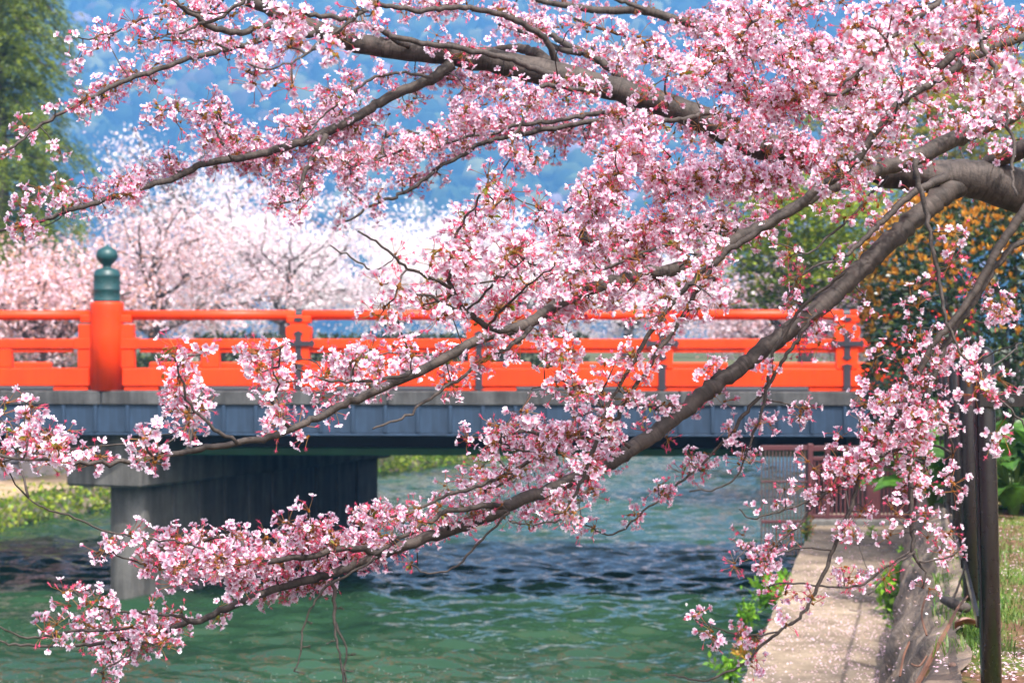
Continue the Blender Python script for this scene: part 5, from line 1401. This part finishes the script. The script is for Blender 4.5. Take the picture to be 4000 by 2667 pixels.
def calyx(t, c, a, rng):
    a, u, w = frame(a); ph = rng.uniform(0, 6.28); cup = rng.uniform(-.1, .7)
    cc = C_CAL * rng.uniform(.9, 1.35) + np.array([.16, .02, .06]) * rng.random()
    for k in range(5):
        f = ph + k * 1.2566; r = (math.cos(f) * u + math.sin(f) * w) * math.cos(cup) + a * math.sin(cup); s_ = -math.sin(f) * u + math.cos(f) * w
        t.add(np.array([c - s_ * .0021, c + s_ * .0021, c + r * .0095]), [(0, 1, 2)], cc)
    for k in range(4):
        f = ph + k * 1.57 + .5; r = (math.cos(f) * u + math.sin(f) * w) * .35 + a; s_ = -math.sin(f) * u + math.cos(f) * w
        t.add(np.array([c - s_ * .0008, c + s_ * .0008, c + r * .011]), [(0, 1, 2)], cc * np.array([1.2, 1.5, 1.4]))
    prism(t, c - a * .009, c, .0010, .0021, cc)
def leafbud(t, c, a, rng):
    a, u, w = frame(a)
    for k in range(rng.integers(2, 4)):
        f = rng.uniform(0, 6.28); d = a + (math.cos(f) * u + math.sin(f) * w) * rng.uniform(.05, .4); d /= np.linalg.norm(d); s_ = np.cross(d, a + np.array([.01, .02, 0])); s_ /= np.linalg.norm(s_) + 1e-9; n_ = np.cross(d, s_)
        L = rng.uniform(.018, .034); wd = L * .20; col = np.array([.17, .24, .025]) * rng.uniform(.7, 1.4) + np.array([.10, .0, .0]) * rng.random()
        V = np.array([c, c + d * L * .5 - s_ * wd + n_ * wd * .7, c + d * L * .5, c + d * L * .5 + s_ * wd + n_ * wd * .7, c + d * L])
        t.add(V, [(0, 1, 2), (0, 2, 3), (1, 4, 2), (2, 4, 3)], col)
def make_cluster(seed, n_umb, p_open, leafy, warm):
    rng = np.random.default_rng(seed); t = Tri()
    for q in range(n_umb):
        base = np.zeros(3) if q == 0 else rng.normal(size=3) * np.array([.012, .012, .012])
        ax = rnd_dirs(rng, 1)[0] + np.array([0, 0, .15])
        if n_umb == 1: ax = np.array([0, 0, 1.0])
        ax /= np.linalg.norm(ax)
        for k in range(5):                   # bud scales at the foot of the umbel
            d = ax + rnd_dirs(rng, 1)[0] * .8; d /= np.linalg.norm(d); s_ = rnd_dirs(rng, 1)[0] * .0028
            t.add(np.array([base - s_, base + s_, base + d * rng.uniform(.007, .013)]), [(0, 1, 2)], C_SCALE * rng.uniform(.5, 1.4))
        prism(t, base - ax * .004, base + ax * .006, .0042, .0032, C_SCALE * rng.uniform(.45, .9), 5)
        nf = rng.integers(5, 10)
        for k in range(nf):
            d = ax * rng.uniform(.35, 1.0) + rnd_dirs(rng, 1)[0] * .95; d /= np.linalg.norm(d)
            L = rng.uniform(.022, .046); e = base + d * L; e = e + np.array([0, 0, -.004]) * rng.random()
            stem = C_STEM * rng.uniform(.7, 1.2) + np.array([.10, -.05, .0]) * rng.random()
            prism(t, base + d * .004, e, .0007, .0009, stem)
            fa = d + rnd_dirs(rng, 1)[0] * .55
            fa /= np.linalg.norm(fa)
            if rng.random() < p_open: flower(t, e + fa * .009, fa, rng, warm)
            else: calyx(t, e + fa * .008, fa, rng)
        if rng.random() < leafy: leafbud(t, base + ax * .006, ax, rng)
    return t.get()
KINDS = ([(100 + k, 2, .78, .12, .8) for k in range(4)] + [(120 + k, 3, .70, .18, 1.0) for k in range(5)] + [(140 + k, 3, .52, .28, 1.4) for k in range(4)] +
         [(160 + k, 2, .40, .45, 1.5) for k in range(3)] + [(180 + k, 2, .10, .7, 1.5) for k in range(2)] + [(200 + k, 1, .75, .3, .8) for k in range(3)])
PROB = np.array([1.7] * 4 + [1.7] * 5 + [1.45] * 4 + [.8] * 3 + [.55] * 2 + [.7] * 3); PROB /= PROB.sum()
CL = [make_cluster(*k) for k in KINDS]

# ---- how thick the blossom hangs, cell by cell (100 photo pixels a cell, 0 bare ... 9 closed)
DENS = """0000037866235655765788745348998789998887
0043667676462354556663245568986999988778
0022456345411553334333678999889999887778
0026751011126743268888766766899999887877
5432043684367544689987778755799999986656
4100013589857888998756888878998897764565
0010577326789988620265489999999887532423
3477630000875653103655899989987553541033
6330000000340430057658999999875454311100
2000000000034210267788999988632355321321
0000000000000125558888888876623432140440
0000000000000013777889877755324421151330
0000000000000047865577654434225431444326
0000000026535777644355655544324423355313
0000006626877775563224455423444205456622
2000006743556423410033565433343404676521
8665126751652155200578875333543246677200
7776564500000330005788753133422556666520
0000540000000000037877764443313566566510
2000000000011003578667634300024542245200
0000341356578888743334343000353423145300
0004457888888887231021000000354233014400
0000016788888541000000000000455117530000
0045235444453000000000000000015402000000
2456677300000000000000000014554000000000
2224753000000000000000000200120000000000
0005300000000000000000000200000000000000""".split()
D = np.array([[int(ch) for ch in r] for r in DENS], float)
assert D.shape == (27, 40)
rng = np.random.default_rng(2024)
_t = NODE_W > .0085
TK_PX, TK_P, TK_W = NODE_PX[_t], NODE_P[_t], NODE_W[_t]; TK_R = TK_W / TK_P[:, 1] * F
CP = []; CR = []                               # cluster centres and their host node
for j in range(27):
    for i in range(40):
        d = D[j, i]
        if d <= 0: continue
        lam = -math.log(1 - min(d, 8.9) / 9.6) * (1.45 if d < 6 else 3.0)
        kc = int(np.argmin(np.hypot(NODE_PX[:, 0] - (i + .5) * 100, NODE_PX[:, 1] - (j + .5) * 100)))
        lam *= np.clip((NODE_P[kc, 1] / 6.2) ** 2, .75, 1.5)
        nn = int(lam) + (rng.random() < lam - int(lam))
        for q in range(nn):
            # neighbours pull the position so that cell borders do not show
            best = None
            for tr in range(7 if d < 6.5 else 3):
                x = (i + .5 + rng.uniform(-.62, .62)) * 100; y = (j + .5 + rng.uniform(-.62, .62)) * 100
                dd = np.hypot(NODE_PX[:, 0] - x, (NODE_PX[:, 1] - y)); k = int(np.argmin(dd + 0))
                sc = dd[k] + rng.random() * 45
                if best is None or sc < best[0]: best = (sc, x, y, dd)
            _, x, y, dd = best
            k = int(np.argmin(dd * rng.uniform(.75, 1.25, len(dd)) + 8))
            dep = NODE_P[k, 1] + rng.normal() * .10 + (rng.uniform(.2, 2.2) if d >= 6 and rng.random() < .5 else 0)
            # a cluster never sits inside thick wood
            if dd[k] < NODE_W[k] / NODE_P[k, 1] * F + 38 and NODE_W[k] > .0075:
                dep = NODE_P[k, 1] + (NODE_W[k] + rng.uniform(.05, .14)) * (1 if rng.random() < (.90 if d < 4 else .75 if d < 6 or NODE_P[k, 1] < 5.8 else .60 if x < 2450 else .25) else -1)
            # thick limbs that the picture shows bare keep the blossom behind them
            td = np.hypot(TK_PX[:, 0] - x, TK_PX[:, 1] - y) - TK_R
            kt = int(np.argmin(td))
            if td[kt] < 34 and dep < TK_P[kt, 1] + .05 and rng.random() < (.92 if (x < 2250 or d < 6) else .30):
                dep = TK_P[kt, 1] + TK_W[kt] + rng.uniform(.06, .16)
            CP.append(P(x, y, dep)); CR.append(k)
# the hanging single clusters the photo shows by themselves
for x, y, dep in [(1000, 240, 4.78), (965, 280, 4.78), (1000, 290, 4.8), (1100, 105, 4.85), (1140, 150, 4.85), (1115, 70, 4.85), (1135, 185, 4.85)]:
    CP.append(P(x, y, dep)); CR.append(0)
CP = np.array(CP); NC = len(CP)
# twigs: join every cluster to the nearest wood, cheapest link first
Dm = np.full(NC, 1e9); par = np.full(NC, -1)
for i in range(NC):
    d = np.linalg.norm((NODE_P - CP[i]) * np.array([1, .55, 1]), axis=1) - NODE_W * .5
    par[i] = int(np.argmin(d)); Dm[i] = d[par[i]]
par = -par - 1; done = np.zeros(NC, bool); order = []
for s_ in range(NC):
    i = int(np.argmin(np.where(done, 1e9, Dm))); done[i] = True; order.append(i)
    d = np.linalg.norm((CP - CP[i]) * np.array([1, .55, 1]), axis=1) * 1.12 + .012
    k = (~done) & (d < Dm); Dm[k] = d[k]; par[k] = i
desc = np.ones(NC)
for i in reversed(order):
    if par[i] >= 0: desc[par[i]] += desc[i]
tw = MB(); AX = np.zeros((NC, 3))
for i in range(NC):
    a = NODE_P[-par[i] - 1] if par[i] < 0 else CP[par[i]]
    b = CP[i]; v = b - a; L = np.linalg.norm(v); AX[i] = v / (L + 1e-9)
    if L < .02: continue
    m_ = max(3, int(L / .05) + 2); f = np.linspace(0, 1, m_)[:, None]
    side = rng.normal(size=3) * .10 * L + np.array([0, 0, rng.uniform(-.16, .06)]) * L
    pts = a + v * f + side * (4 * f * (1 - f)) * .6 + rng.normal(size=(m_, 3)) * .0035 * np.sin(np.pi * f)
    r0 = .0017 * desc[i] ** .38 + .0005
    tw.tube(pts, np.linspace(r0 * 1.15, max(r0 * .75, .0016), m_), 6)
tw.build('twigs', M['bark'], tree, True, smooth=True, kind='stuff')
# blossom: the 300 clusters that show largest as parts, the rest as one mass
size = 1 / CP[:, 1]
inside = (np.abs(CP[:, 0] / CP[:, 1] * F) < 1950) & (np.abs((CP[:, 2] - CAMZ) / CP[:, 1] * F) < 1290)
big = set(np.argsort(-(size * inside))[:300].tolist())
me_cache = {}
VV, TT, CC = [], [], []; nb = 0
for i in range(NC):
    x = 2000 + CP[i, 0] / CP[i, 1] * F; y = 1333 - (CP[i, 2] - CAMZ) / CP[i, 1] * F
    kk = int(rng.choice(len(CL), p=PROB)); sc = rng.uniform(.90, 1.18)
    V, T_, C_ = CL[kk]
    ax = AX[i] + rng.normal(size=3) * .5 + np.array([0, -.25, .1]); q = Vector(ax).to_track_quat('Z', 'Y') @ Euler((0, 0, rng.uniform(0, 6.28))).to_quaternion()
    if i in big:
        if kk not in me_cache:
            o = mesh_obj('blossom_cluster', V, T_, M['petal'], tree, False, col=C_); me_cache[kk] = o.data
        else:
            o = bpy.data.objects.new('blossom_cluster', me_cache[kk]); COL.objects.link(o); o.parent = tree
        o.location = CP[i] - tl; o.rotation_euler = q.to_euler(); o.scale = (sc, sc, sc)
    else:
        Rm = np.array(q.to_matrix())
        VV.append(V @ Rm.T * sc + CP[i]); TT.append(T_ + nb); nb += len(V)
        CC.append(C_ * (1 - rng.random() * .10 * np.array([.15, 1.0, .5])))
mesh_obj('blossom', np.vstack(VV), np.vstack(TT), M['petal'], tree, True, col=np.vstack(CC), kind='stuff')
print('clusters', NC, 'blossom triangles', sum(len(t) for t in TT), 'per cluster', np.mean([len(c[1]) for c in CL]))
